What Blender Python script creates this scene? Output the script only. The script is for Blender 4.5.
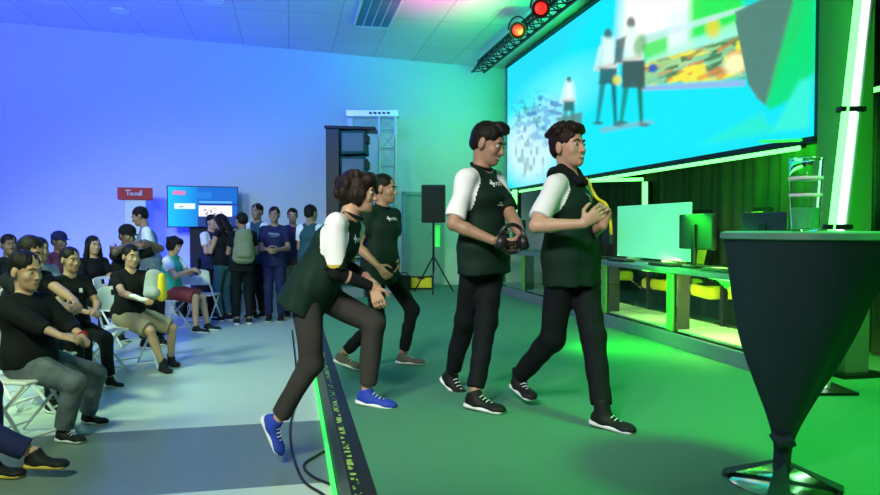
import bpy, bmesh, math, random
import numpy as np
from mathutils import Vector, Matrix
random.seed(7)
SC = bpy.context.scene
for _o in list(bpy.data.objects): bpy.data.objects.remove(_o)
COL = SC.collection
PI = math.pi
# ------------------------------------------------------------------ camera
FPX = 706.0
TH = math.atan(20.5/FPX)
CAMZ = 1.45
cam = bpy.data.cameras.new('camera'); camo = bpy.data.objects.new('camera', cam); COL.objects.link(camo)
camo.location = (0, 0, CAMZ); camo.rotation_euler = (PI/2-TH, 0, 0)
cam.sensor_width = 36; cam.lens = 36*FPX/880; cam.clip_start = .05; cam.clip_end = 100
SC.camera = camo
# ------------------------------------------------------------------ stage axes: u across the stage, v along it
AZ = math.radians(12.0)
UX = Vector((math.cos(AZ), math.sin(AZ), 0)); VX = Vector((-math.sin(AZ), math.cos(AZ), 0))
def S(u, v, z=0): return UX*u + VX*v + Vector((0, 0, z))
def P(px, py, Y):
    f = Vector((0, math.cos(TH), -math.sin(TH))); up = Vector((0, math.sin(TH), math.cos(TH)))
    d = f + Vector((1, 0, 0))*((px-440)/FPX) + up*((247.5-py)/FPX)
    return Vector((0, 0, CAMZ)) + d*(Y/d.y)
def PZ(px, py, z):
    a = P(px, py, 1.0); d = a-Vector((0, 0, CAMZ))
    return Vector((0, 0, CAMZ)) + d*((z-CAMZ)/d.z)
STZ = .35      # stage height
CEZ = 4.55     # ceiling height
# ------------------------------------------------------------------ world, exposure
W = bpy.data.worlds.new('world'); SC.world = W; W.use_nodes = True
bg = W.node_tree.nodes['Background']; bg.inputs[0].default_value = (.42, .66, .85, 1); bg.inputs[1].default_value = .13
SC.view_settings.view_transform = 'Standard'; SC.view_settings.look = 'None'
SC.view_settings.exposure = 0.0; SC.view_settings.gamma = 1; SC.view_settings.use_curve_mapping = False
def lamp(name, kind, loc, aim, col, power, size=.5, angle=60, blend=.8, sizey=None):
    l = bpy.data.lights.new(name, kind); o = bpy.data.objects.new(name, l); COL.objects.link(o)
    o.location = loc; o.rotation_euler = (Vector(aim)-Vector(loc)).to_track_quat('-Z', 'Y').to_euler()
    l.color = col; l.energy = power
    if kind == 'SPOT': l.spot_size = math.radians(angle); l.spot_blend = blend; l.shadow_soft_size = size
    if kind == 'AREA': l.size = size; l.shape = 'RECTANGLE' if sizey else 'SQUARE'
    if sizey: l.size_y = sizey
    return o
# room wash lights (bare lamps; the ceiling, desk and column ones are added, floating in mid-air)
lamp('house_light', 'SPOT', (-2.4, .4, 4.45), (-2.2, 5.4, .0), (.78, 1.0, .62), 1600, .5, 84, .9)
lamp('house_light', 'SPOT', (-5.2, 3.6, 4.45), (-3.4, 8.3, .0), (.66, 1.0, .55), 1950, .5, 80, .9)
lamp('front_light', 'SPOT', (-1.2, -.6, 4.3), (.5, 4.6, 1.3), (1.0, .86, .95), 1000, .4, 46, .7)
lamp('blue_wash', 'SPOT', (-7.5, 5.0, 4.2), (-6.6, 10.6, 2.6), (.20, .06, 1.0), 260, .3, 100, 1)
lamp('blue_wash', 'SPOT', (-3.0, 6.0, 4.3), (-3.4, 12.2, 2.9), (.09, .10, 1.0), 330, .3, 95, 1)
lamp('cyan_wash', 'SPOT', (-.6, 8.0, 4.3), (-.9, 13.2, 2.8), (.02, .45, .85), 60, .3, 80, 1)
lamp('green_wash', 'SPOT', (1.1, 9.6, 3.8), (1.4, 13.8, 2.3), (.02, 1.0, .02), 230, .3, 85, 1)
lamp('stage_green', 'SPOT', (3.0, 2.4, 4.4), (2.9, 3.5, .35), (.05, 1.0, .10), 1350, .4, 84, .9)
lamp('stage_green', 'SPOT', (1.9, 6.6, 4.1), (1.9, 7.2, .35), (.05, 1.0, .20), 90, .4, 110, .9)
lamp('desk_back_green', 'AREA', S(4.25, 6.0, 2.05), S(4.95, 6.0, 1.2), (.02, 1.0, .03), 80, .3, sizey=4.5)  # added lamp that brightens the curtain, standing in for the under-screen tube
lamp('column_light', 'AREA', S(3.62, 4.12, 2.3), S(4.2, 4.75, 2.3), (.03, 1.0, .03), 40, .04, sizey=2.8)
lamp('ceiling_blue', 'SPOT', (-6.5, 5.5, 3.3), (-5.6, 9.0, 4.9), (.01, .04, 1.0), 1500, .2, 100, 1)
lamp('ceiling_blue', 'SPOT', (-3.2, 5.5, 3.1), (-3.4, 8.8, 5.0), (.01, .06, 1.0), 1350, .2, 84, 1)
lamp('ceiling_cyan', 'SPOT', (-.3, 7.0, 3.1), (-.2, 10.4, 4.8), (.0, .9, .85), 130, .2, 100, 1)
lamp('ceiling_green', 'SPOT', (1.2, 8.6, 3.3), (1.0, 11.6, 4.7), (.0, 1.0, .12), 380, .2, 80, 1)
lamp('ceiling_pink', 'SPOT', (.2, 8.4, 3.2), (.15, 9.4, 4.5), (1.0, .10, .5), 320, .1, 60, 1)
# ------------------------------------------------------------------ materials
def mat(name, col, rough=.6, metal=0, bump=0, bscale=60, var=.12, vscale=6, emit=None, es=0, trans=0, spec=.5, alpha=1, sheen=0):
    m = bpy.data.materials.new(name); m.use_nodes = True; nt = m.node_tree; N = nt.nodes; L = nt.links
    b = N['Principled BSDF']; b.inputs['Roughness'].default_value = rough; b.inputs['Metallic'].default_value = metal
    b.inputs['Specular IOR Level'].default_value = spec
    tc = N.new('ShaderNodeTexCoord'); nz = N.new('ShaderNodeTexNoise'); nz.inputs['Scale'].default_value = vscale
    nz.inputs['Detail'].default_value = 4
    L.new(tc.outputs['Object'], nz.inputs['Vector'])
    mx = N.new('ShaderNodeMix'); mx.data_type = 'RGBA'
    c = Vector(col[:3])
    mx.inputs['A'].default_value = (*(c*(1-var)), 1); mx.inputs['B'].default_value = (*[min(1, x*(1+var)) for x in c], 1)
    L.new(nz.outputs['Fac'], mx.inputs['Factor']); L.new(mx.outputs['Result'], b.inputs['Base Color'])
    if bump:
        n2 = N.new('ShaderNodeTexNoise'); n2.inputs['Scale'].default_value = bscale; L.new(tc.outputs['Object'], n2.inputs['Vector'])
        bp = N.new('ShaderNodeBump'); bp.inputs['Strength'].default_value = bump; bp.inputs['Distance'].default_value = .01
        L.new(n2.outputs['Fac'], bp.inputs['Height']); L.new(bp.outputs['Normal'], b.inputs['Normal'])
    if emit: b.inputs['Emission Color'].default_value = (*emit, 1); b.inputs['Emission Strength'].default_value = es
    if trans: b.inputs['Transmission Weight'].default_value = trans; b.inputs['IOR'].default_value = 1.3
    if alpha < 1: b.inputs['Alpha'].default_value = alpha
    return m
def srgb(r, g, b):
    f = lambda x: (x/255/12.92 if x/255 <= .04045 else ((x/255+.055)/1.055)**2.4)
    return (f(r), f(g), f(b))
M = {}
M['skin'] = mat('skin', (.52, .30, .20), .5, bump=.05, bscale=200, var=.06)
M['skin_tan'] = mat('skin_tan', (.36, .20, .13), .5, bump=.05, bscale=200, var=.06)
M['skin_dark'] = mat('skin_dark', (.17, .095, .06), .5, bump=.05, bscale=200, var=.06)
M['lip'] = mat('lip', (.33, .15, .12), .5)
M['hair'] = mat('hair', (.009, .006, .005), .5, bump=.6, bscale=90)
M['hair_brown'] = mat('hair_brown', (.017, .009, .007), .5, bump=.6, bscale=90)
M['eyewhite'] = mat('eye_white', (.42, .40, .40), .25, var=.02)
M['iris'] = mat('iris', (.02, .012, .01), .2)
M['black_cloth'] = mat('black_cloth', (.007, .008, .010), .85, bump=.15)
M['black_jeans'] = mat('black_jeans', (.005, .007, .010), .8, bump=.25, bscale=200)
M['green_cloth'] = mat('dark_green_jersey', (.006, .021, .015), .75, bump=.15, var=.3)
M['white_cloth'] = mat('white_cloth', (.82, .80, .84), .8, bump=.12, var=.04)
M['grey_jeans'] = mat('grey_washed_jeans', (.115, .14, .165), .85, bump=.4, var=.75, vscale=11)
M['charcoal'] = mat('charcoal_trousers', (.036, .033, .032), .85, bump=.15, var=.15)
M['grey_cloth'] = mat('grey_cloth', (.16, .20, .26), .85, bump=.15)
M['navy_cloth'] = mat('navy_cloth', (.016, .020, .085), .8, bump=.15)
M['purple_cloth'] = mat('purple_cloth', (.045, .018, .075), .8, bump=.15)
M['teal_cloth'] = mat('teal_cloth', (.03, .36, .33), .8, bump=.15)
M['dark_teal'] = mat('dark_teal_cloth', (.012, .075, .09), .8, bump=.15)
M['teal_jeans'] = mat('teal_jeans', (.035, .13, .14), .8, bump=.2, var=.25)
M['khaki'] = mat('khaki_shorts', (.30, .25, .17), .85, bump=.15)
M['khaki_bag'] = mat('khaki_bag', (.20, .22, .13), .8, bump=.2)
M['red_shorts'] = mat('red_shorts', (.22, .03, .03), .8, bump=.15)
M['dark_shorts'] = mat('dark_shorts', (.03, .025, .035), .8, bump=.15)
M['blue_shoe'] = mat('blue_canvas', (.012, .045, .42), .75, bump=.2)
M['black_shoe'] = mat('black_shoe', (.012, .013, .015), .6, bump=.2)
M['grey_shoe'] = mat('grey_shoe', (.10, .09, .09), .7, bump=.2)
M['white_rubber'] = mat('white_rubber', (.75, .76, .8), .5, var=.04)
M['yellow'] = mat('yellow_fabric', (.85, .62, .02), .6)
M['gold'] = mat('gold_trim', (.55, .38, .06), .4)
M['red'] = mat('red_plastic', (.55, .02, .02), .5)
M['white_plastic'] = mat('white_plastic', (.78, .80, .80), .4, var=.04)
M['white_paint'] = mat('white_paint', (.80, .80, .80), .6, var=.03)
M['black_plastic'] = mat('black_plastic', (.012, .012, .014), .45)
M['black_metal'] = mat('black_metal', (.015, .015, .018), .4, .6)
M['chrome'] = mat('chrome', (.75, .76, .78), .15, 1, var=.03)
M['alu'] = mat('aluminium', (.75, .77, .8), .35, .7, var=.05)
M['glass_dark'] = mat('smoked_glass', (.9, .95, .92), .03, trans=1, var=.01)
M['clear'] = mat('clear_acrylic', (.92, .97, .95), .04, trans=1, var=.01)
M['led_green'] = mat('led_green', (.1, .8, .2), .4, emit=(.12, 1.0, .15), es=3.6)
M['led_white'] = mat('led_white', (.7, .9, .8), .4, emit=(.72, 1.0, .80), es=2.2)
M['led_red'] = mat('led_red', (.10, .0, .0), .4, emit=(1.0, .015, .015), es=1.2)
M['led_strip'] = mat('led_strip_side', (.1, .8, .2), .4, emit=(.04, 1.0, .08), es=.6)
M['table_cover'] = mat('dark_stretch_fabric', (.018, .045, .045), .6, bump=.1)
M['table_top'] = mat('table_top_fabric', (.10, .30, .18), .4)
M['carpet'] = mat('stage_carpet', (.065, .23, .135), .75, bump=.2, bscale=300, var=.06)
M['desk_top'] = mat('desk_top', (.16, .18, .25), .35)
M['curtain'] = mat('dark_curtain', (.055, .085, .050), .9, bump=.2, bscale=20)
M['frost'] = mat('frosted_panel', (.62, .85, .72), .35, var=.03)
M['panel_added_glow'] = mat('mint_panel_added_glow', (.4, .8, .6), .4, emit=(.10, .95, .38), es=.55, var=.03)  # green LED light falling on the pale panel, put in as emission
M['post_green'] = mat('printed_green_post', (.12, .42, .08), .4, var=.5, vscale=40)
M['wall'] = mat('wall_paint', (.72, .72, .74), .85, bump=.03, bscale=30, var=.03, vscale=2)
M['door'] = mat('door_paint', (.30, .42, .42), .5, var=.04)
M['cable'] = mat('cable_rubber', (.01, .012, .014), .5)
M['yellow_tape'] = mat('yellow_tape', (.55, .60, .05), .6)
for _k in ('black_cloth', 'black_jeans', 'green_cloth', 'charcoal', 'grey_jeans', 'navy_cloth', 'hair', 'hair_brown', 'table_cover', 'black_shoe'):
    M[_k].node_tree.nodes['Principled BSDF'].inputs['Specular IOR Level'].default_value = .18
M['post_paint'] = mat('post_paint', (.06, .09, .06), .6)
M['bag_grey'] = mat('pale_grey_bag', (.36, .40, .42), .7, bump=.2)
# ------------------------------------------------------------------ object helpers
def link(name, me, parent=None):
    o = bpy.data.objects.new(name, me); COL.objects.link(o)
    if parent: o.parent = parent
    return o
def tag(o, label=None, cat=None, group=None, kind=None):
    if label: o['label'] = label
    if cat: o['category'] = cat
    if group: o['group'] = group
    if kind: o['kind'] = kind
    return o
def empty(name, loc=(0, 0, 0), rz=0, label=None, cat=None, group=None, kind=None):
    o = bpy.data.objects.new(name, None); COL.objects.link(o); o.location = loc; o.rotation_euler = (0, 0, rz)
    o.empty_display_size = .1
    return tag(o, label, cat, group, kind)
def copy_tree(o, parent=None):
    c = o.copy(); COL.objects.link(c); c.parent = parent
    for ch in list(o.children): copy_tree(ch, c)
    return c
class MB:
    def __init__(s): s.v = []; s.f = []; s.mi = []; s.m = []
    def _mi(s, m):
        if m not in s.m: s.m.append(m)
        return s.m.index(m)
    def add(s, vs, fs, m):
        n = len(s.v); s.v += [Vector(v) for v in vs]; s.f += [[i+n for i in f] for f in fs]; s.mi += [s._mi(m)]*len(fs); return s
    def box(s, c, d, m, rot=None, bev=0.0):
        bm = bmesh.new(); bmesh.ops.create_cube(bm, size=1)
        for v in bm.verts: v.co = Vector((v.co.x*d[0], v.co.y*d[1], v.co.z*d[2]))
        if bev: bmesh.ops.bevel(bm, geom=list(bm.edges), offset=min(bev, min(d)*.45), segments=2, affect='EDGES', profile=.5)
        bm.verts.index_update()
        vs = [(rot @ v.co if rot else v.co) + Vector(c) for v in bm.verts]; fs = [[v.index for v in f.verts] for f in bm.faces]
        bm.free(); return s.add(vs, fs, m)
    def tube(s, pts, r, m, n=10, closed=False, cap=True):
        pts = [Vector(p) for p in pts]; rr = r if isinstance(r, (list, tuple)) else [r]*len(pts)
        L = len(pts); rings = []; prev = None
        for i, p in enumerate(pts):
            a = pts[(i-1) % L] if (closed or i) else p; b = pts[(i+1) % L] if (closed or i < L-1) else p
            t = (b-a).normalized()
            if prev is None:
                x = t.orthogonal().normalized()
            else:
                x = (prev - t*prev.dot(t)).normalized()
            prev = x; y = t.cross(x)
            rings.append([p+(x*math.cos(2*PI*k/n)+y*math.sin(2*PI*k/n))*rr[i] for k in range(n)])
        vs = [v for g in rings for v in g]; fs = []
        for i in range(L if closed else L-1):
            j = (i+1) % L
            for k in range(n): fs.append([i*n+k, i*n+(k+1) % n, j*n+(k+1) % n, j*n+k])
        if cap and not closed: fs += [list(range(n))[::-1], [(L-1)*n+k for k in range(n)]]
        return s.add(vs, fs, m)
    def lathe(s, prof, m, c=(0, 0, 0), n=32, rot=None):
        vs = []; fs = []
        for r, z in prof:
            for k in range(n):
                v = Vector((r*math.cos(2*PI*k/n), r*math.sin(2*PI*k/n), z)); vs.append((rot @ v if rot else v)+Vector(c))
        for i in range(len(prof)-1):
            for k in range(n): fs.append([i*n+k, i*n+(k+1) % n, (i+1)*n+(k+1) % n, (i+1)*n+k])
        if prof[0][0] > 1e-4: fs.append([k for k in range(n)][::-1])
        if prof[-1][0] > 1e-4: fs.append([(len(prof)-1)*n+k for k in range(n)])
        return s.add(vs, fs, m)
    def poly(s, pts, z0, z1, m, fr=None):
        fr = fr or (lambda x, y, z: Vector((x, y, z))); n = len(pts)
        vs = [fr(x, y, z0) for x, y in pts]+[fr(x, y, z1) for x, y in pts]
        fs = [list(range(n))[::-1], list(range(n, 2*n))]+[[i, (i+1) % n, n+(i+1) % n, n+i] for i in range(n)]
        return s.add(vs, fs, m)
    def build(s, name, parent=None, smooth=False, bev=0):
        me = bpy.data.meshes.new(name); me.from_pydata([tuple(v) for v in s.v], [], s.f)
        for m in s.m: me.materials.append(m)
        me.polygons.foreach_set('material_index', s.mi)
        bm = bmesh.new(); bm.from_mesh(me); bmesh.ops.recalc_face_normals(bm, faces=list(bm.faces)); bm.to_mesh(me); bm.free()
        if smooth: me.polygons.foreach_set('use_smooth', [True]*len(me.polygons)); me.set_sharp_from_angle(angle=math.radians(40))
        o = link(name, me, parent)
        if bev:
            b = o.modifiers.new('bevel', 'BEVEL'); b.width = bev; b.segments = 2; b.limit_method = 'ANGLE'
        return o
# ------------------------------------------------------------------ signed-distance surface builder
def A(v): return np.array(v, dtype=np.float32)
class SDF:
    """a list of blended shapes turned into ONE continuous mesh"""
    def __init__(s): s.p = []
    def cone(s, a, b, ra, rb, k=.02, flat=(0, 0), op='add'):
        s.p.append(('c', A(a), A(b), ra, rb, k, flat, op)); return s
    def econe(s, a, b, side, w0, d0, w1, d1, k=.02, flat=(0, 0), op='add', cap=None):
        s.p.append(('e', A(a), A(b), A(side), (w0, d0, w1, d1, cap), k, flat, op)); return s
    def ell(s, c, R, r, k=.015, op='add'):
        s.p.append(('l', A(c), np.array(R, dtype=np.float32), A(r), k, op)); return s
    def bbox(s, p):
        if p[0] == 'c': r = max(p[3], p[4]); return np.minimum(p[1], p[2])-r, np.maximum(p[1], p[2])+r
        if p[0] == 'e': r = max(p[4][:4]); return np.minimum(p[1], p[2])-r, np.maximum(p[1], p[2])+r
        r = max(p[3]); return p[1]-r, p[1]+r
    def dist(s, p, X, Y, Z):
        if p[0] == 'c':
            a, b = p[1], p[2]; ab = b-a; L = float(np.linalg.norm(ab))+1e-9; t = ((X-a[0])*ab[0]+(Y-a[1])*ab[1]+(Z-a[2])*ab[2])/L
            tc = np.clip(t/L, 0, 1); dx = X-a[0]-tc*ab[0]; dy = Y-a[1]-tc*ab[1]; dz = Z-a[2]-tc*ab[2]
            d = np.sqrt(dx*dx+dy*dy+dz*dz)-(p[3]+(p[4]-p[3])*tc)
            if p[6][0]: d = np.maximum(d, -t)
            if p[6][1]: d = np.maximum(d, t-L)
            return d
        if p[0] == 'e':
            a, b = p[1], p[2]; ab = b-a; L = float(np.linalg.norm(ab))+1e-9; n = ab/L
            sd = p[3]-n*np.dot(p[3], n); sd = sd/np.linalg.norm(sd); dp = np.cross(n, sd)
            w0, d0, w1, d1, cap = p[4]
            x0, y0, z0 = X-a[0], Y-a[1], Z-a[2]
            t = x0*n[0]+y0*n[1]+z0*n[2]; xs = x0*sd[0]+y0*sd[1]+z0*sd[2]; ys = x0*dp[0]+y0*dp[1]+z0*dp[2]
            tc = np.clip(t/L, 0, 1); w = w0+(w1-w0)*tc; dd = d0+(d1-d0)*tc; dz = t-tc*L; mn = np.minimum(w, dd)
            d = (np.sqrt((xs/w)**2+(ys/dd)**2+(dz/(cap or mn))**2)-1)*mn
            if p[6][0]: d = np.maximum(d, -t)
            if p[6][1]: d = np.maximum(d, t-L)
            return d
        c, R, r = p[1], p[2], p[3]; x0, y0, z0 = X-c[0], Y-c[1], Z-c[2]
        q = [(x0*R[0, i]+y0*R[1, i]+z0*R[2, i])/r[i] for i in range(3)]
        return (np.sqrt(q[0]**2+q[1]**2+q[2]**2)-1)*float(min(r))
    def at(s, pts, only=None):
        X, Y, Z = pts[:, 0], pts[:, 1], pts[:, 2]; F = np.full(len(pts), 9., np.float32)
        for p in s.p:
            if p[-1] == 'add': F = np.minimum(F, s.dist(p, X, Y, Z))
        return F
    def mesh(s, h, noise=None, plane=None):
        lo = np.min([s.bbox(p)[0] for p in s.p if p[-1] == 'add'], 0)-4*h; hi = np.max([s.bbox(p)[1] for p in s.p if p[-1] == 'add'], 0)+4*h
        n = np.ceil((hi-lo)/h).astype(int)+1
        F = np.full(n, .5, np.float32)
        ax = [lo[i]+h*np.arange(n[i], dtype=np.float32) for i in range(3)]
        for p in s.p:
            k = p[5] if p[0] != 'l' else p[4]; op = p[-1]
            a, b = s.bbox(p); mg = k+3*h if op != 'keep' else 9
            i0 = np.maximum(np.floor((a-mg-lo)/h).astype(int), 0); i1 = np.minimum(np.ceil((b+mg-lo)/h).astype(int)+1, n)
            if (i1 <= i0).any(): continue
            sl = tuple(slice(i0[i], i1[i]) for i in range(3))
            d = s.dist(p, ax[0][i0[0]:i1[0], None, None], ax[1][None, i0[1]:i1[1], None], ax[2][None, None, i0[2]:i1[2]])
            f = F[sl]
            if op == 'add':
                hh = np.clip(.5+.5*(f-d)/k, 0, 1); F[sl] = f+(d-f)*hh-k*hh*(1-hh)
            else:
                F[sl] = np.maximum(f, -d)
        if noise is not None: F += noise(ax[0][:, None, None], ax[1][None, :, None], ax[2][None, None, :]).astype(np.float32)
        if plane is not None:
            for (c, nn) in plane:
                F = np.maximum(F, (ax[0][:, None, None]-c[0])*nn[0]+(ax[1][None, :, None]-c[1])*nn[1]+(ax[2][None, None, :]-c[2])*nn[2])
        ins = F < 0
        ins[0] = ins[-1] = False; ins[:, 0] = ins[:, -1] = False; ins[:, :, 0] = ins[:, :, -1] = False
        cs = [ins[a:ins.shape[0]-1+a, b:ins.shape[1]-1+b, c:ins.shape[2]-1+c] for a in (0, 1) for b in (0, 1) for c in (0, 1)]
        anyv = np.logical_or.reduce(cs); allv = np.logical_and.reduce(cs); act = anyv & ~allv
        I, J, K = np.nonzero(act); ids = np.full(act.shape, -1, np.int32); ids[I, J, K] = np.arange(len(I))
        val = {(a, b, c): F[I+a, J+b, K+c] for a in (0, 1) for b in (0, 1) for c in (0, 1)}
        acc = np.zeros((len(I), 3)); cnt = np.zeros(len(I))
        for axn in range(3):
            for a in (0, 1):
                for b in (0, 1):
                    c0 = [a, b]; c0.insert(axn, 0); c1 = [a, b]; c1.insert(axn, 1)
                    v0, v1 = val[tuple(c0)], val[tuple(c1)]; m = (v0 < 0) != (v1 < 0)
                    t = np.where(m, v0/(v0-v1+1e-12), 0)
                    pos = np.tile(np.array(c0, float), (len(I), 1)); pos[:, axn] = t
                    acc += pos*m[:, None]; cnt += m
        cnt = np.maximum(cnt, 1)
        V = (acc/cnt[:, None]+np.stack([I, J, K], 1))*h+lo
        quads = []
        for axn in range(3):
            o1, o2 = (axn+1) % 3, (axn+2) % 3
            sa = [slice(None)]*3; sb = [slice(None)]*3
            sa[axn] = slice(0, -1); sb[axn] = slice(1, None)
            for o in (o1, o2): sa[o] = slice(1, -1); sb[o] = slice(1, -1)
            e0 = ins[tuple(sa)]; e1 = ins[tuple(sb)]; ii = list(np.nonzero(e0 != e1)); fl = e0[tuple(ii)]
            ii[o1] = ii[o1]+1; ii[o2] = ii[o2]+1
            def cell(d1, d2):
                q = list(ii); q[o1] = q[o1]+d1; q[o2] = q[o2]+d2; return ids[q[0], q[1], q[2]]
            c = np.stack([cell(-1, -1), cell(0, -1), cell(0, 0), cell(-1, 0)], 1)
            c[~fl] = c[~fl][:, ::-1]; quads.append(c)
        Q = np.concatenate(quads); Q = Q[(Q >= 0).all(1)]
        return V, Q
def mesh_np(name, V, Q, mats, mi=None):
    me = bpy.data.meshes.new(name); me.vertices.add(len(V)); me.vertices.foreach_set('co', V.astype(np.float32).ravel())
    me.loops.add(len(Q)*4); me.loops.foreach_set('vertex_index', Q.astype(np.int32).ravel())
    me.polygons.add(len(Q)); me.polygons.foreach_set('loop_start', np.arange(len(Q), dtype=np.int32)*4)
    try: me.polygons.foreach_set('loop_total', np.full(len(Q), 4, np.int32))
    except Exception: pass
    me.polygons.foreach_set('use_smooth', np.ones(len(Q), bool))
    for m in mats: me.materials.append(m)
    if mi is not None: me.polygons.foreach_set('material_index', mi.astype(np.int32))
    me.update(calc_edges=True); me.validate(); return me
def sdf_obj(name, sdf, h, mats, parent, org, noise=None, plane=None, pick=None):
    V, Q = sdf.mesh(h, noise, plane)
    mi = None
    if pick is not None:
        mi = pick(V[Q].mean(1).astype(np.float32))
    return link(name, mesh_np(name, V-np.array(org), Q, mats if isinstance(mats, list) else [mats], mi), parent)
def folds(seed, amp, fr=22):
    r = np.random.RandomState(seed); ds = r.normal(size=(4, 3))*fr; ph = r.rand(4)*6.28
    def f(X, Y, Z): return amp*sum(np.sin(X*d[0]+Y*d[1]+Z*d[2]*.7+p) for d, p in zip(ds, ph))/2
    return f
# ------------------------------------------------------------------ people
def ik(a, t, l1, l2, hint):
    d = t-a; L = max(min(d.length, (l1+l2)*.999), abs(l1-l2)*1.02+.01); n = d.normalized()
    if abs(d.length-L) > .03: print('   ik off by %.3f' % (d.length-L))
    x = (l1*l1-l2*l2+L*L)/(2*L); hgt = math.sqrt(max(l1*l1-x*x, 0)); h = hint-n*hint.dot(n)
    if h.length < 1e-4: h = n.orthogonal()
    h.normalize(); return a+n*x+h*hgt, a+n*L
def fv(phi):   # facing vector: 0 looks at the camera, 90 looks to the right of the picture
    p = math.radians(phi); return Vector((math.sin(p), -math.cos(p), 0))
def hand_prims(sd, w, h, n, right, k, curl=.45, spread=1.0, tk=.004):
    h = h.normalized(); n = (n-h*n.dot(h)).normalized(); t = h.cross(n) if right else n.cross(h)
    sd.econe(w+h*.005*k, w+h*.082*k, t, .027*k, .016*k, .040*k, .0145*k, k=.012)
    for off, ln, c0 in ((.031, .068, .9), (.0105, .077, 1.0), (-.0105, .071, 1.08), (-.030, .056, 1.15)):
        p = w+h*.084*k+t*off*k; ang = curl*c0*.6; d0 = (h+t*off*1.2*spread)
        for j, (fr, r0, r1) in enumerate(((.45, .0092, .0085), (.30, .0085, .008), (.25, .008, .0068))):
            d = (d0*math.cos(ang)+n*math.sin(ang)).normalized(); q = p+d*ln*fr*k
            sd.cone(p, q, r0*k, r1*k, k=tk); p = q; ang += curl*c0
    p = w+h*.022*k+t*.024*k; q = p+(h*.55+t*.75+n*.35).normalized()*.042*k; sd.cone(p, q, .0135*k, .0105*k, k=.008)
    q2 = q+(h*.9+t*.25+n*.45).normalized()*.030*k; sd.cone(q, q2, .0105*k, .0095*k, k=tk)
    q3 = q2+(h*.9+t*.0+n*.5).normalized()*.022*k; sd.cone(q2, q3, .0095*k, .0075*k, k=tk)
NP = [0]
def strands(seed, amp, a, b_, c):
    r = np.random.RandomState(seed); p = r.rand(3)*6.28
    def f(X, Y, Z):
        u = X*a[0]+Y*a[1]+Z*a[2]; v = X*b_[0]+Y*b_[1]+Z*b_[2]; w = X*c[0]+Y*c[1]+Z*c[2]
        return amp*(np.sin(u*170+8*np.sin(w*16+p[0])+p[1])*.6+np.sin(u*60+v*30+w*45+p[2])*.9)
    return f
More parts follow.
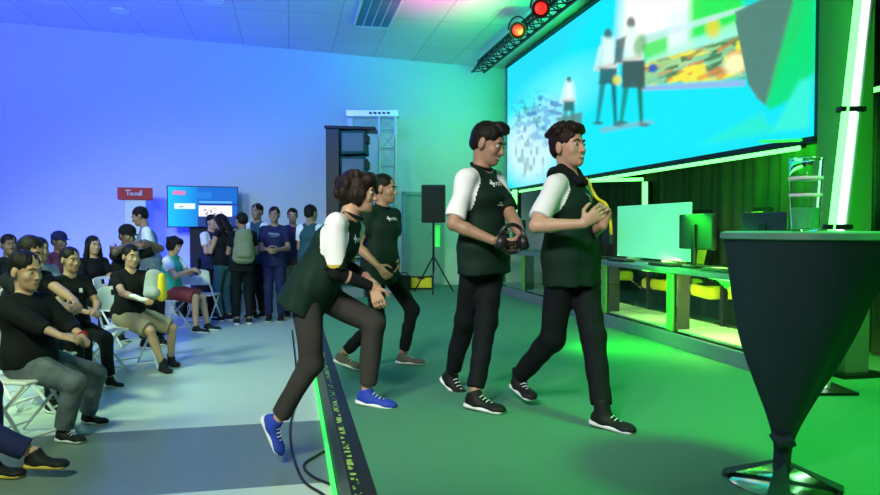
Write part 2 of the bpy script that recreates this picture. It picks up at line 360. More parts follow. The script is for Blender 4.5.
def person(label, base, H, phi, pel, neck, look, rw, lw, ra, la, outfit, cphi=None, re=None, le=None, rk=None, lk=None,
           rfd=None, lfd=None, rhd=None, lhd=None, rpal=None, lpal=None, curl=(.45, .45), res=.01, roll=0, group=None, headup=None, fat=1.0, hs_=1.04):
    NP[0] += 1; seed = NP[0]; k = H/1.75; kh = k*hs_
    F = fv(phi); R = F.cross(Vector((0, 0, 1))); cF = fv(cphi if cphi is not None else phi)
    Pv = Vector(pel); sp = (Vector(neck)-Pv).normalized(); Nv = Pv+sp*.505*k
    if (Vector(neck)-Nv).length > .06: print(label[:24], 'spine off', round((Vector(neck)-Pv).length-.505*k, 3))
    cR = cF.cross(Vector((0, 0, 1))); cR = (cR-sp*cR.dot(sp)).normalized(); cf = sp.cross(cR)
    Rp = R
    bend = F*(-.0)
    Wp = Pv+sp*.17*k; Cp = Pv+sp*.34*k
    look = Vector(look).normalized()
    hu0 = Vector(headup) if headup else (Vector((0, 0, 1))*.75+sp*.25)
    hr = look.cross(hu0).normalized(); hu = hr.cross(look).normalized()
    if roll: q = Matrix.Rotation(roll, 3, look); hr = q @ hr; hu = q @ hu
    Hc = Nv+sp*.052*k+hu*.115*kh+look*.014*k
    HR = np.array([hr, look, hu]).T
    def hl(x, y, z): return Hc+hr*x*kh+look*y*kh+hu*z*kh
    sh = {}; el = {}; wr = {}; hip = {}; kn = {}; an = {}
    for s, wt, eh in ((1, rw, re), (-1, lw, le)):
        sh[s] = Nv-sp*.06*k+cR*s*.158*k*fat
        if wt is None: wt = sh[s]+Vector((0, 0, -.53*k))+cR*s*.06*k+cF*.05
        el[s], wr[s] = ik(sh[s], Vector(wt), .285*k, .255*k, Vector(eh) if eh is not None else (-cF*.6+cR*s*.5+Vector((0, 0, -.5))))
    for s, at_, kv in ((1, ra, rk), (-1, la, lk)):
        hip[s] = Pv+Rp*s*.088*k-Vector((0, 0, .01))
        kn[s], an[s] = ik(hip[s], Vector(at_), .435*k, .42*k, Vector(kv) if kv is not None else F)
    root = empty('person', (Pv.x, Pv.y, base)); org = root.location
    tag(root, label, 'person', group)
    o = outfit; skin = o.get('skin', M['skin'])
    # body ------------------------------------------------------------
    b = SDF()
    b.econe(Pv-sp*.03*k, Wp, Rp, .145*k*fat, .10*k*fat, .122*k*fat, .088*k*fat, k=.03)
    b.econe(Wp, Cp, (Rp+cR), .122*k*fat, .088*k*fat, .148*k*fat, .105*k*fat, k=.03)
    b.econe(Cp, Nv-sp*.06*k, cR, .148*k*fat, .105*k*fat, .10*k*fat, .07*k, k=.03)
    for s in (1, -1):
        b.cone(Nv+sp*.0*k, sh[s]+sp*.012*k, .044*k, .046*k, k=.03)
        b.cone(sh[s], el[s], .049*k, .038*k, k=.02)
        m = el[s].lerp(wr[s], .3); b.cone(el[s], m, .037*k, .038*k, k=.015); b.cone(m, wr[s], .038*k, .025*k, k=.015)
        ls_ = .86 if o.get('legs', 'long') == 'long' else 1.0
        b.cone(hip[s], kn[s], .080*k*fat, .053*k*ls_, k=.03)
        m = kn[s].lerp(an[s], .3); back = -(F-(an[s]-kn[s]).normalized()*F.dot((an[s]-kn[s]).normalized()))*.012
        b.cone(kn[s], m+back*ls_, .051*k*ls_, .052*k*ls_, k=.02); b.cone(m+back*ls_, an[s], .052*k*ls_, .034*k, k=.02)
        hd = rhd if s == 1 else lhd; hd = Vector(hd) if hd is not None else ((wr[s]-el[s]).normalized()*.8+Vector((0, 0, -.1)))
        pn = rpal if s == 1 else lpal; pn = Vector(pn) if pn is not None else (-cR*s+Vector((0, 0, -.1)))
        hand_prims(b, wr[s], hd, pn, s == 1, k*1.02, curl[0 if s == 1 else 1])
    b.cone(Nv-sp*.03*k, hl(0, -.025, -.05), .056*k, .052*k, k=.02)
    E = lambda c, r, kk=.015, op='add': b.ell(hl(*c), HR, [q*kh for q in r], kk*kh, op)
    E((0, -.012, .030), (.074, .094, .089), .02); E((0, .028, -.035), (.057, .062, .082), .02)
    E((0, .044, -.078), (.040, .042, .036), .02); E((0, .070, -.098), (.019, .018, .017), .015)
    E((.038, .060, -.030), (.022, .022, .024)); E((-.038, .060, -.030), (.022, .022, .024))
    E((0, .079, .022), (.046, .013, .011), .012)
    for s in (1, -1): E((s*.031, .098, .0), (.015, .012, .007), .002, 'sub')
    b.cone(hl(0, .086, .006), hl(0, .105, -.034), .008*k, .0125*k, k=.008*k)
    for s in (1, -1): E((s*.011, .095, -.038), (.010, .010, .008), .006)
    E((0, .086, -.064), (.024, .011, .0065), .006); E((0, .086, -.074), (.021, .010, .0065), .004)
    for s in (1, -1): E((s*.077, -.006, -.010), (.009, .021, .033), .006)
    # feet inside the shoes
    fds = {}
    for s in (1, -1):
        fd = rfd if s == 1 else lfd; fd = Vector(fd) if fd is not None else F*1.0
        fd = fd.normalized(); side = fd.cross(Vector((0, 0, 1))).normalized(); fu = side.cross(fd).normalized(); fds[s] = (fd, side, fu)
        b.cone(an[s]-fu*.04*k-fd*.02*k, an[s]+fd*.12*k-fu*.055*k, .032*k, .022*k, k=.015)
    def lips(C):
        rel = (C-A(Hc)) @ HR/kh
        return ((np.abs(rel[:, 0]) < .021) & (rel[:, 1] > .085) & (rel[:, 2] < -.060) & (rel[:, 2] > -.078)).astype(int)
    sdf_obj('body', b, res, [skin, M['lip']], root, org, pick=lips)
    # eyes and brows
    eb = MB()
    for s in (1, -1):
        prof = [(max(.0125*k*math.sin(a), 1e-5), -.0125*k*math.cos(a)) for a in np.linspace(0, PI, 9)]
        rot = Matrix((hr, hu, look)).transposed()   # lathe axis along look
        e = MB(); e.lathe(prof, M['eyewhite'], hl(s*.031, .0755, .0)-org, 14, rot)
        e.lathe([(1e-5, 0), (.0062*k, 0), (.0062*k, .0012), (1e-5, .0014)], M['iris'], hl(s*.031, .0872, .0)-org, 12, rot)
        e.build('eye', root, True)
        e = MB(); e.tube([hl(s*.014, .0935, .019)-org, hl(s*.030, .0915, .026)-org, hl(s*.050, .078, .020)-org], [.0035*k, .0042*k, .002*k], o.get('hairmat', M['hair']), 6)
        e.build('eyebrow', root, True)
    if o.get('smile'):
        e = MB(); e.tube([hl(x, .0965-abs(x)*abs(x)*16, -.0685+x*x*9)-org for x in np.linspace(-.018, .018, 9)], [.0018*k, .0035*k, .0045*k, .005*k, .005*k, .005*k, .0045*k, .0035*k, .0018*k], M['white_plastic'], 6); e.build('teeth', root, True)
    # hair ------------------------------------------------------------
    st = o.get('hair', 'short'); hm = o.get('hairmat', M['hair']); hs = SDF()
    G = lambda c, r, kk=.015, op='add': hs.ell(hl(*c), HR, [q*kh for q in r], kk*kh, op)
    G((0, -.020, .038), (.0805, .099, .087))
    if st in ('short', 'cap', 'quiff'): G((0, -.055, -.015), (.070, .055, .055)); hi_ = .62
    if st == 'quiff': G((0, .045, .108), (.060, .052, .030)); G((.02, .085, .088), (.040, .022, .018))
    if st == 'curly':
        rr = random.Random(seed)
        for i in range(46):
            a = rr.uniform(0, 2*PI); q = rr.uniform(.05, 1.0); G((.084*math.sin(a)*math.sqrt(q)*.95, -.02+.1*math.cos(a)*math.sqrt(q), .048+.085*math.sqrt(max(0, 1-q*.9))), (.021, .021, .019), .006)
        G((0, .07, .095), (.055, .03, .025)); G((0, -.055, -.01), (.072, .055, .05))
    if st == 'bowl':
        G((0, -.030, .020), (.093, .100, .100)); G((0, .06, .075), (.074, .045, .045)); G((.0, -.06, -.03), (.078, .06, .065))
        for s in (1, -1): G((s*.074, .01, -.015), (.020, .042, .055))
        rr = random.Random(seed+4)
        for i in range(26):
            a = rr.uniform(0, 2*PI); z_ = rr.uniform(-.06, .10); q_ = math.sqrt(max(.1, 1-((z_-.02)/.10)**2)); y_ = -.03+.100*q_*math.cos(a)
            if y_ < .05 or z_ > .05: G((.092*q_*math.sin(a), y_, z_), (.022, .024, .034), .006)
        G((-.03, .085, .055), (.03, .02, .035))
    if st in ('long', 'longback'):
        for s in (1, -1):
            hs.cone(hl(s*.07, 0, .0), hl(s*.085, -.01, -.13), .03*k, .035*k); hs.cone(hl(s*.085, -.01, -.13), hl(s*.07, .03, -.30), .035*k, .018*k)
        hs.econe(hl(0, -.07, .02), hl(0, -.08, -.27), A(hr), .075*k, .04*k, .085*k, .03*k)
        if st == 'longback': hs.econe(hl(0, -.07, .02), hl(0, -.10, -.32), A(hr), .085*k, .05*k, .07*k, .03*k)
    if st == 'bowl': G((.0, .110, -.052), (.072, .078, .095), .01, 'sub')
    elif st in ('long', 'longback'): G((0, .105, -.035), (.058, .075, .10), .01, 'sub')
    else:
        G((0, .105, -.045), (.100, .078, .105), .01, 'sub')
        for s in (1, -1): G((s*.095, .02, -.060), (.04, .055, .062), .01, 'sub')
    nz = strands(seed, .0022*k, hr, hu, look)
    pl = None if st in ('long', 'longback') else [(hl(0, 0, -.062 if st != 'bowl' else -.095), -np.array(hu))]
    sdf_obj('hair', hs, max(res*.75, .006), hm, root, org, noise=nz, plane=pl)
    if st == 'cap':
        cp = SDF(); cp.ell(hl(0, -.012, .055), HR, [.092*k, .110*k, .084*k], .01)
        cdir = o.get('capdir', 1)
        cp.econe(hl(0, cdir*.075, .035), hl(0, cdir*.155, .022), A(hr), .070*k, .006*k, .045*k, .005*k, k=.01)
        sdf_obj('cap', cp, .007, o.get('capmat', M['black_cloth']), root, org, plane=[(hl(0, 0, .022), -np.array(hu))])
    # top ------------------------------------------------------------
    t = SDF(); g = .016*o.get('loose', 1.0); arm = SDF()
    hem = o.get('hem', .10); hb = Pv-sp*hem*k if hem > 0 else Pv+sp*(-hem)*k
    lowdir = sp
    t.econe(hb, Pv+sp*.05*k, Rp, (.184+g*.6)*k*fat, (.126+g)*k*fat, (.180+g*.6)*k*fat, (.122+g)*k*fat, k=.03, flat=(1, 0), cap=.2)
    t.econe(Pv+sp*.05*k, Wp, Rp, (.178+g*.6)*k*fat, (.120+g)*k*fat, (.136+g)*k*fat, (.096+g)*k*fat, k=.03)
    t.econe(Wp, Cp, (Rp+cR), (.130+g)*k*fat, (.094+g)*k*fat, (.150+g)*k*fat, (.107+g)*k*fat, k=.03)
    t.econe(Cp, Nv-sp*.055*k, cR, (.150+g)*k*fat, (.107+g)*k*fat, (.102+g)*k*fat, .078*k, k=.03)
    sf = o.get('sleeve', .6)
    for s in (1, -1):
        t.cone(Nv-sp*.008*k, sh[s]+sp*.008*k, .050*k, .056*k, k=.02)
        if sf <= 0: continue
        if sf <= 1:
            e = sh[s].lerp(el[s], sf); pr = (sh[s], e, (.050+g*.45)*k, (.044+g*.75)*k)
            t.cone(*pr, k=.025, flat=(0, 1)); arm.cone(*pr)
        else:
            t.cone(sh[s], el[s], (.050+g)*k, (.044+g)*k, k=.025); arm.cone(sh[s], el[s], .06*k, .05*k)
            e = el[s].lerp(wr[s], min(sf-1, .97)); t.cone(el[s], e, (.044+g)*k, (.030+g)*k, k=.02, flat=(0, 1)); arm.cone(el[s], e, .05*k, .04*k)
    tm = o['top']; sm = o.get('sleevemat'); cm = o.get('cuff'); pick = None; mats = [tm]
    if sm:
        mats = [tm, sm] + ([cm] if cm else [])
        def pick(C):
            da = arm.at(C); rel = C-A(Nv); lat = rel @ A(cR); upv = rel @ A(sp)
            ins = (np.abs(lat) > (.062+.40*np.clip(-upv, 0, .3))*k) & (da < .026)
            m_ = ins.astype(int)
            if cm:
                for s in (1, -1):
                    ax_ = A((el[s]-sh[s]).normalized()); tt = (C-A(sh[s])) @ ax_; L_ = (el[s]-sh[s]).length*min(sf, 1)
                    m_[(tt > L_-.03) & ins] = 2
            return m_
    top = sdf_obj(o.get('topname', 'shirt'), t, max(res, .008), mats, root, org, noise=folds(seed+50, .0045, 24), pick=pick)
    if o.get('under'):
        us = SDF()
        for s in (1, -1):
            us.cone(sh[s].lerp(el[s], .75), el[s], .047*k, .046*k, k=.02, flat=(1, 0)); us.cone(el[s], el[s].lerp(wr[s], .95), .046*k, .031*k, k=.02, flat=(0, 1))
        sdf_obj('undersleeve', us, .008, o['under'], root, org)
    if o.get('collar'):
        c = MB(); pts = []
        for i in range(20):
            a = 2*PI*i/20; pts.append(Nv+sp*.030*k+cR*math.cos(a)*.063*k+cf*(math.sin(a)*.060+.004)*k-sp*(.020*math.sin(a))*k-org if False else Nv+sp*(.024+.0*math.sin(a))*k+cR*math.cos(a)*.062*k+cF*(math.sin(a)*.060+.004)*k-Vector((0, 0, 1))*(.022*math.sin(a))*k-org)
        c.tube(pts, .010*k, o['collar'], 8, closed=True); c.build('collar', root, True)
    if o.get('hood'):
        hd_ = SDF()
        for s in (1, -1):
            hd_.cone(Nv+cR*s*.070*k+sp*.035*k, Nv+cF*.085*k-sp*.035*k+cR*s*.03*k, .034*k, .026*k, k=.02)
            hd_.cone(Nv+cR*s*.070*k+sp*.035*k, Nv-cF*.085*k+sp*.02*k, .034*k, .042*k, k=.02)
        hd_.cone(Nv-cF*.085*k+sp*.02*k, Nv-cF*.11*k-sp*.09*k, .042*k, .03*k, k=.02)
        sdf_obj('hood', hd_, .008, o['hood'], root, org, noise=folds(seed, .003, 60))
    # bottoms ---------------------------------------------------------
    q = SDF(); kind = o.get('legs', 'long'); gb = .014*o.get('baggy', 1.0)
    q.econe(Pv-sp*.035*k, Pv+sp*(.02 if o.get('hem', .1) > .08 else .06)*k, Rp, (.148+gb*.6)*k*fat, (.104+gb*.6)*k*fat, (.128+gb*.5)*k*fat, (.092+gb*.5)*k*fat, k=.03, flat=(0, 1))
    for s in (1, -1):
        if kind == 'long':
            q.cone(hip[s], kn[s], (.082+gb)*k*fat, (.055+gb)*k, k=.03)
            e = kn[s].lerp(an[s], o.get('leglen', .93)); q.cone(kn[s], e, (.055+gb)*k, (.040+gb*1.1)*k, k=.03, flat=(0, 1))
        else:
            e = hip[s].lerp(kn[s], .93); q.cone(hip[s], e, (.086+gb)*k*fat, (.068+gb)*k, k=.03, flat=(0, 1))
    sdf_obj({'long': 'trousers', 'shorts': 'shorts'}[kind], q, max(res, .008), o['bottom'], root, org, noise=folds(seed+90, .004, 26))
    # shoes -----------------------------------------------------------
    for s in (1, -1):
        fd, side, fu = fds[s]; a = an[s]
        f = lambda x, y, z: a+side*x*k+fd*y*k+fu*z*k
        u = SDF(); u.econe(f(0, -.022, -.045), f(0, .150, -.062), A(side), .040*k, .040*k, .043*k, .022*k, k=.02)
        u.cone(f(0, -.012, .012 if not o.get('hitop') else .06), f(0, .02, -.05), .043*k, .046*k, k=.02, flat=(1, 0)); u.ell(f(0, .155, -.060), np.array([side, fd, fu]).T, [.042*k, .050*k, .026*k], .02)
        shoe = sdf_obj('shoe', u, .0075 if res <= .008 else .01, o.get('shoe', M['black_shoe']), root, org, plane=[(f(0, 0, -.072), -np.array(fu))])
        l = SDF(); l.econe(f(0, -.026, -.072), f(0, .150, -.072), A(side), .047*k, .020*k, .049*k, .019*k, k=.01, cap=.045*k)
        sdf_obj('sole', l, .006 if res <= .008 else .009, o.get('sole', M['white_rubber']), shoe, org, plane=[(f(0, 0, -.086), -np.array(fu))])
        if res <= .008:
            lc = MB()
            for i in range(4):
                y = .045+.022*i; z = -.012-.009*i+.006
                lc.tube([f(-.022, y, z-.006)-org, f(0, y+.004, z+.003)-org, f(.022, y, z-.006)-org], .0032*k, o.get('lace', M['white_rubber']), 6)
            lc.build('laces', shoe, True)
    J = dict(root=root, org=org, N=Nv, P=Pv, C=Cp, sp=sp, cR=cR, cF=cF, cf=cf, F=F, R=R, sh=sh, el=el, wr=wr, hip=hip, kn=kn, an=an, Hc=Hc, hl=hl, k=k, top=top, hr=hr, hu=hu, look=look, fat=fat)
    return J
def chest_decal(J, shapes, mat_, name='chest_print'):
    """lettering and marks printed on the front of a shirt: flat bars laid on the cloth by ray cast"""
    from mathutils.bvhtree import BVHTree
    me = J['top'].data; bv = BVHTree.FromPolygons([v.co[:] for v in me.vertices], [p.vertices[:] for p in me.polygons])
    sp, cR, k = J['sp'], J['cR'], J['k']; n = cR.cross(sp); n = -n if n.dot(J['cF']) < 0 else n; vs = []; fs = []
    for (x, z, w, h, ang) in shapes:       # x to the wearer's right, z down from the neck
        ca, sa = math.cos(ang), math.sin(ang); nx = max(2, int(w/.012)); base = len(vs); ok = True; tmp = []
        for i in range(nx+1):
            for j in (0, 1):
                a = (i/nx-.5)*w; b_ = (j-.5)*h; xx = x+a*ca-b_*sa; zz = z-(a*sa+b_*ca)
                o0 = J['N']-J['org']+cR*xx*k-sp*zz*k+n*.4
                hit = bv.ray_cast(o0, -n, .6)
                if hit[0] is None: ok = False; break
                tmp.append(hit[0]+n*.004)
            if not ok: break
        if ok:
            vs += tmp; fs += [[base+2*i, base+2*i+2, base+2*i+3, base+2*i+1] for i in range(nx)]
    if not vs: return None
    me2 = bpy.data.meshes.new(name); me2.from_pydata([tuple(v) for v in vs], [], fs); me2.materials.append(mat_)
    return link(name, me2, J['top'])
SCRIPT_LOGO = [(.035, .085, .042, .012, 0), (.035, .085, .042, .012, PI/2)] + [(.005-.016*i, .088, .022, .006, (PI/3 if i % 2 else -PI/3)) for i in range(5)] + [(-.03, .078, .05, .005, 0)]
# ------------------------------------------------------------------ the room
def proj(v):
    f = Vector((0, math.cos(TH), -math.sin(TH))); up = Vector((0, math.sin(TH), math.cos(TH)))
    d = Vector(v)-Vector((0, 0, CAMZ)); z = d.dot(f); return 440+FPX*d.x/z, 247.5-FPX*d.dot(up)/z
def struct(o): o['kind'] = 'structure'; return o
WP = Vector((-3.27, 12.15, 0)); WD = Vector((.928, .373, 0)).normalized(); WN = Vector((WD.y, -WD.x, 0))   # back wall; WN faces the room
def wall_hit(px, py):
    a = P(px, py, 1.0)-Vector((0, 0, CAMZ)); t = (WP-Vector((0, 0, CAMZ))).dot(WN)/a.dot(WN); return Vector((0, 0, CAMZ))+a*t
# floor with its own darker vinyl band
def floor_mat():
    m = mat('vinyl_floor', (.56, .67, .58), .32, var=.04, vscale=1.5); nt = m.node_tree; N = nt.nodes; L = nt.links
    b = N['Principled BSDF']; tc = N.new('ShaderNodeTexCoord'); sx = N.new('ShaderNodeSeparateXYZ'); L.new(tc.outputs['Object'], sx.inputs[0])
    def math_(op, a, bv):
        n = N.new('ShaderNodeMath'); n.operation = op; L.new(a, n.inputs[0]); n.inputs[1].default_value = bv; return n.outputs[0]
    near = math_('GREATER_THAN', sx.outputs['Y'], 4.02); far = math_('LESS_THAN', sx.outputs['Y'], 5.33)
    an = N.new('ShaderNodeMath'); an.operation = 'MULTIPLY'; L.new(near, an.inputs[0]); L.new(far, an.inputs[1])
    mx = N.new('ShaderNodeMix'); mx.data_type = 'RGBA'; L.new(an.outputs[0], mx.inputs['Factor'])
    src = b.inputs['Base Color'].links[0].from_socket; L.new(src, mx.inputs['A']); mx.inputs['B'].default_value = (.145, .20, .18, 1)
    L.new(mx.outputs['Result'], b.inputs['Base Color']); return m
fm = floor_mat()
o = MB().box((0, 0, -.05), (26, 20, .1), fm).build('floor'); o.location = (-2, 5.5, 0); struct(o)
# re-centre so the band lies square to the stage
o.rotation_euler = (0, 0, AZ); o.location = (0, 0, 0)
for v in o.data.vertices: v.co.x -= 3; v.co.y += 6.0
def ceil_mat():
    m = mat('ceiling_tile', (.70, .70, .72), .9, var=.03, vscale=3); nt = m.node_tree; N = nt.nodes; L = nt.links; b = N['Principled BSDF']
    tc = N.new('ShaderNodeTexCoord'); br = N.new('ShaderNodeTexBrick'); L.new(tc.outputs['Object'], br.inputs['Vector'])
    br.inputs['Scale'].default_value = 1; br.inputs['Brick Width'].default_value = .75; br.inputs['Row Height'].default_value = 1.5
    br.inputs['Mortar Size'].default_value = .010; br.offset = 0
    br.inputs['Color1'].default_value = (.72, .72, .74, 1); br.inputs['Color2'].default_value = (.66, .66, .69, 1); br.inputs['Mortar'].default_value = (.50, .50, .54, 1)
    L.new(br.outputs['Color'], b.inputs['Base Color']); return m
o = MB().box((-3, 6, CEZ+.05), (26, 20, .1), ceil_mat()).build('ceiling'); o.rotation_euler = (0, 0, AZ); struct(o)
# back wall
def wall_box(t0, t1, z0, z1, d0, d1, m):
    mb = MB(); pts = []
    for t, d in ((t0, d0), (t1, d0), (t1, d1), (t0, d1)): q = WP+WD*t-WN*d; pts.append((q.x, q.y))
    return mb.poly(pts, z0, z1, m)
struct(wall_box(-9, 6.5, -.02, CEZ+.02, 0, .15, M['wall']).build('wall_back'))
struct(MB().box((-10.6, 4.0, CEZ/2), (.15, 16, CEZ), M['wall']).build('wall_left'))
# brighter return of the wall beside the big screen and the pale door in the wall
dl, dr = wall_hit(402, 240), wall_hit(443, 240); t0 = (dl-WP).dot(WD); t1 = (dr-WP).dot(WD); dz = wall_hit(420, 192).z
dm = MB()
dr_ = wall_box(t0+.05, t1-.05, STZ, dz-.05, -.03, 0, M['door']).build('door_1', bev=.005); struct(dr_)
fr = MB()
for a, b_, z0, z1 in ((t0, t0+.06, STZ, dz), (t1-.06, t1, STZ, dz), (t0, t1, dz-.06, dz)):
    fr.add(*[*(lambda q: (q.v, q.f))(wall_box(a, b_, z0, z1, -.06, 0, M['door']))], M['door'])
fr.build('door_frame', dr_)
hd = WP+WD*(t1-.16)+WN*.05; MB().tube([hd+Vector((0, 0, 1.35)), hd+WD*-.12+Vector((0, 0, 1.35))], .012, M['chrome']).build('door_handle', dr_, True)
# stage platform
def on_stage(pts, z0, z1, m): return MB().poly(pts, z0, z1, m, lambda u, v, z: S(u, v, z))
def square_up(o):
    """turn an object's own axes along the stage, leaving its shape where it is"""
    q = Matrix.Rotation(-AZ, 3, 'Z')
    for v in o.data.vertices: v.co = q @ v.co
    o.rotation_euler = (0, 0, AZ); return o
EDGE = .24
sp_ = on_stage([(EDGE+.105, -2), (7.2, -2), (7.2, 13.2), (EDGE+.105, 13.0)], 0, STZ, M['carpet']); st_o = sp_.build('floor_stage'); struct(st_o)
struct(on_stage([(EDGE, -2), (EDGE+.105, -2), (EDGE+.105, 13.0), (EDGE, 13.0)], 0, STZ+.002, M['black_plastic']).build('trim_2'))
# hazard tape along the top edge: yellow dashes with black print
def tape_mat():
    m = mat('printed_edge_tape', (.4, .6, .05), .5); nt = m.node_tree; N = nt.nodes; L = nt.links; b = N['Principled BSDF']
    tc = N.new('ShaderNodeTexCoord'); mp = N.new('ShaderNodeMapping'); mp.inputs['Rotation'].default_value = (0, 0, -AZ); L.new(tc.outputs['Object'], mp.inputs[0])
    vo = N.new('ShaderNodeTexVoronoi'); vo.inputs['Scale'].default_value = 30; L.new(mp.outputs[0], vo.inputs['Vector'])
    r = N.new('ShaderNodeValToRGB'); r.color_ramp.interpolation = 'CONSTANT'; r.color_ramp.elements[0].color = (.30, .50, .06, 1); r.color_ramp.elements[1].color = (.01, .012, .01, 1); r.color_ramp.elements[1].position = .45
    L.new(vo.outputs['Distance'], r.inputs[0]); L.new(r.outputs[0], b.inputs['Base Color']); return m
tp = on_stage([(EDGE+.012, -2), (EDGE+.042, -2), (EDGE+.042, 12), (EDGE+.012, 12)], STZ+.002, STZ+.006, tape_mat()).build('edge_tape')
square_up(tp)
tag(tp, 'speckled yellow and black tape stuck along the stage edge', 'tape')
ls = on_stage([(EDGE-.03, -2), (EDGE-.005, -2), (EDGE-.005, 12), (EDGE-.03, 12)], .02, .05, M['led_strip']).build('light_strip')
square_up(ls)
tag(ls, 'green glowing light strip along the foot of the stage edge', 'light strip')
# curtain behind the desks, return at the right
cm_ = MB(); n = 260; vs = []; fs = []
for i in range(n+1):
    v = -1.5+14.2*i/n; u = 4.95+.035*math.sin(i*1.7)+.02*math.sin(i*.61)
    vs += [S(u, v, STZ+.01), S(u, v, CEZ-.01)]
    if i: fs.append([2*i-2, 2*i, 2*i+1, 2*i-1])
cm_.add(vs, fs, M['curtain']); cu = cm_.build('stage_curtain', smooth=True); square_up(cu); cu.modifiers.new('thick', 'SOLIDIFY').thickness = .02
tag(cu, 'dark pleated stage curtain hanging behind the gaming desks', 'curtain')
# ------------------------------------------------------------------ the big video wall
SU = 4.0; V0, V1 = 4.80, 12.74; Z0, Z1 = 2.16, 4.42
def hashn(x, y, s): 
    q = np.sin(x*12.9898+y*78.233+s*37.7)*43758.5453; return q-np.floor(q)
def vnoise(x, y, s):
    xi, yi = np.floor(x), np.floor(y); fx, fy = x-xi, y-yi; fx = fx*fx*(3-2*fx); fy = fy*fy*(3-2*fy)
    a, b_, c, d = hashn(xi, yi, s), hashn(xi+1, yi, s), hashn(xi, yi+1, s), hashn(xi+1, yi+1, s)
    return (a*(1-fx)+b_*fx)*(1-fy)+(c*(1-fx)+d*fx)*fy
def inpoly(x, y, pts, soft=2.5):
    """soft mask of a convex polygon, clockwise in picture pixels"""
    n = len(pts); m = np.full(x.shape, 1e9)
    cx = sum(p[0] for p in pts)/n; cy = sum(p[1] for p in pts)/n
    for i in range(n):
        x0, y0 = pts[i]; x1, y1 = pts[(i+1) % n]; nx, ny = y1-y0, x0-x1; L = math.hypot(nx, ny)+1e-9
        if (cx-x0)*nx+(cy-y0)*ny < 0: nx, ny = -nx, -ny
        m = np.minimum(m, ((x-x0)*nx+(y-y0)*ny)/L)
    return np.clip(m/soft+.5, 0, 1)
def blob(x, y, cx, cy, rx, ry, ang=0, soft=.35):
    a = math.radians(ang); dx, dy = x-cx, y-cy; p = dx*math.cos(a)+dy*math.sin(a); q = -dx*math.sin(a)+dy*math.cos(a)
    return np.clip((1-np.sqrt((p/rx)**2+(q/ry)**2))/soft, 0, 1)
def lin(c): return np.array(srgb(*c))
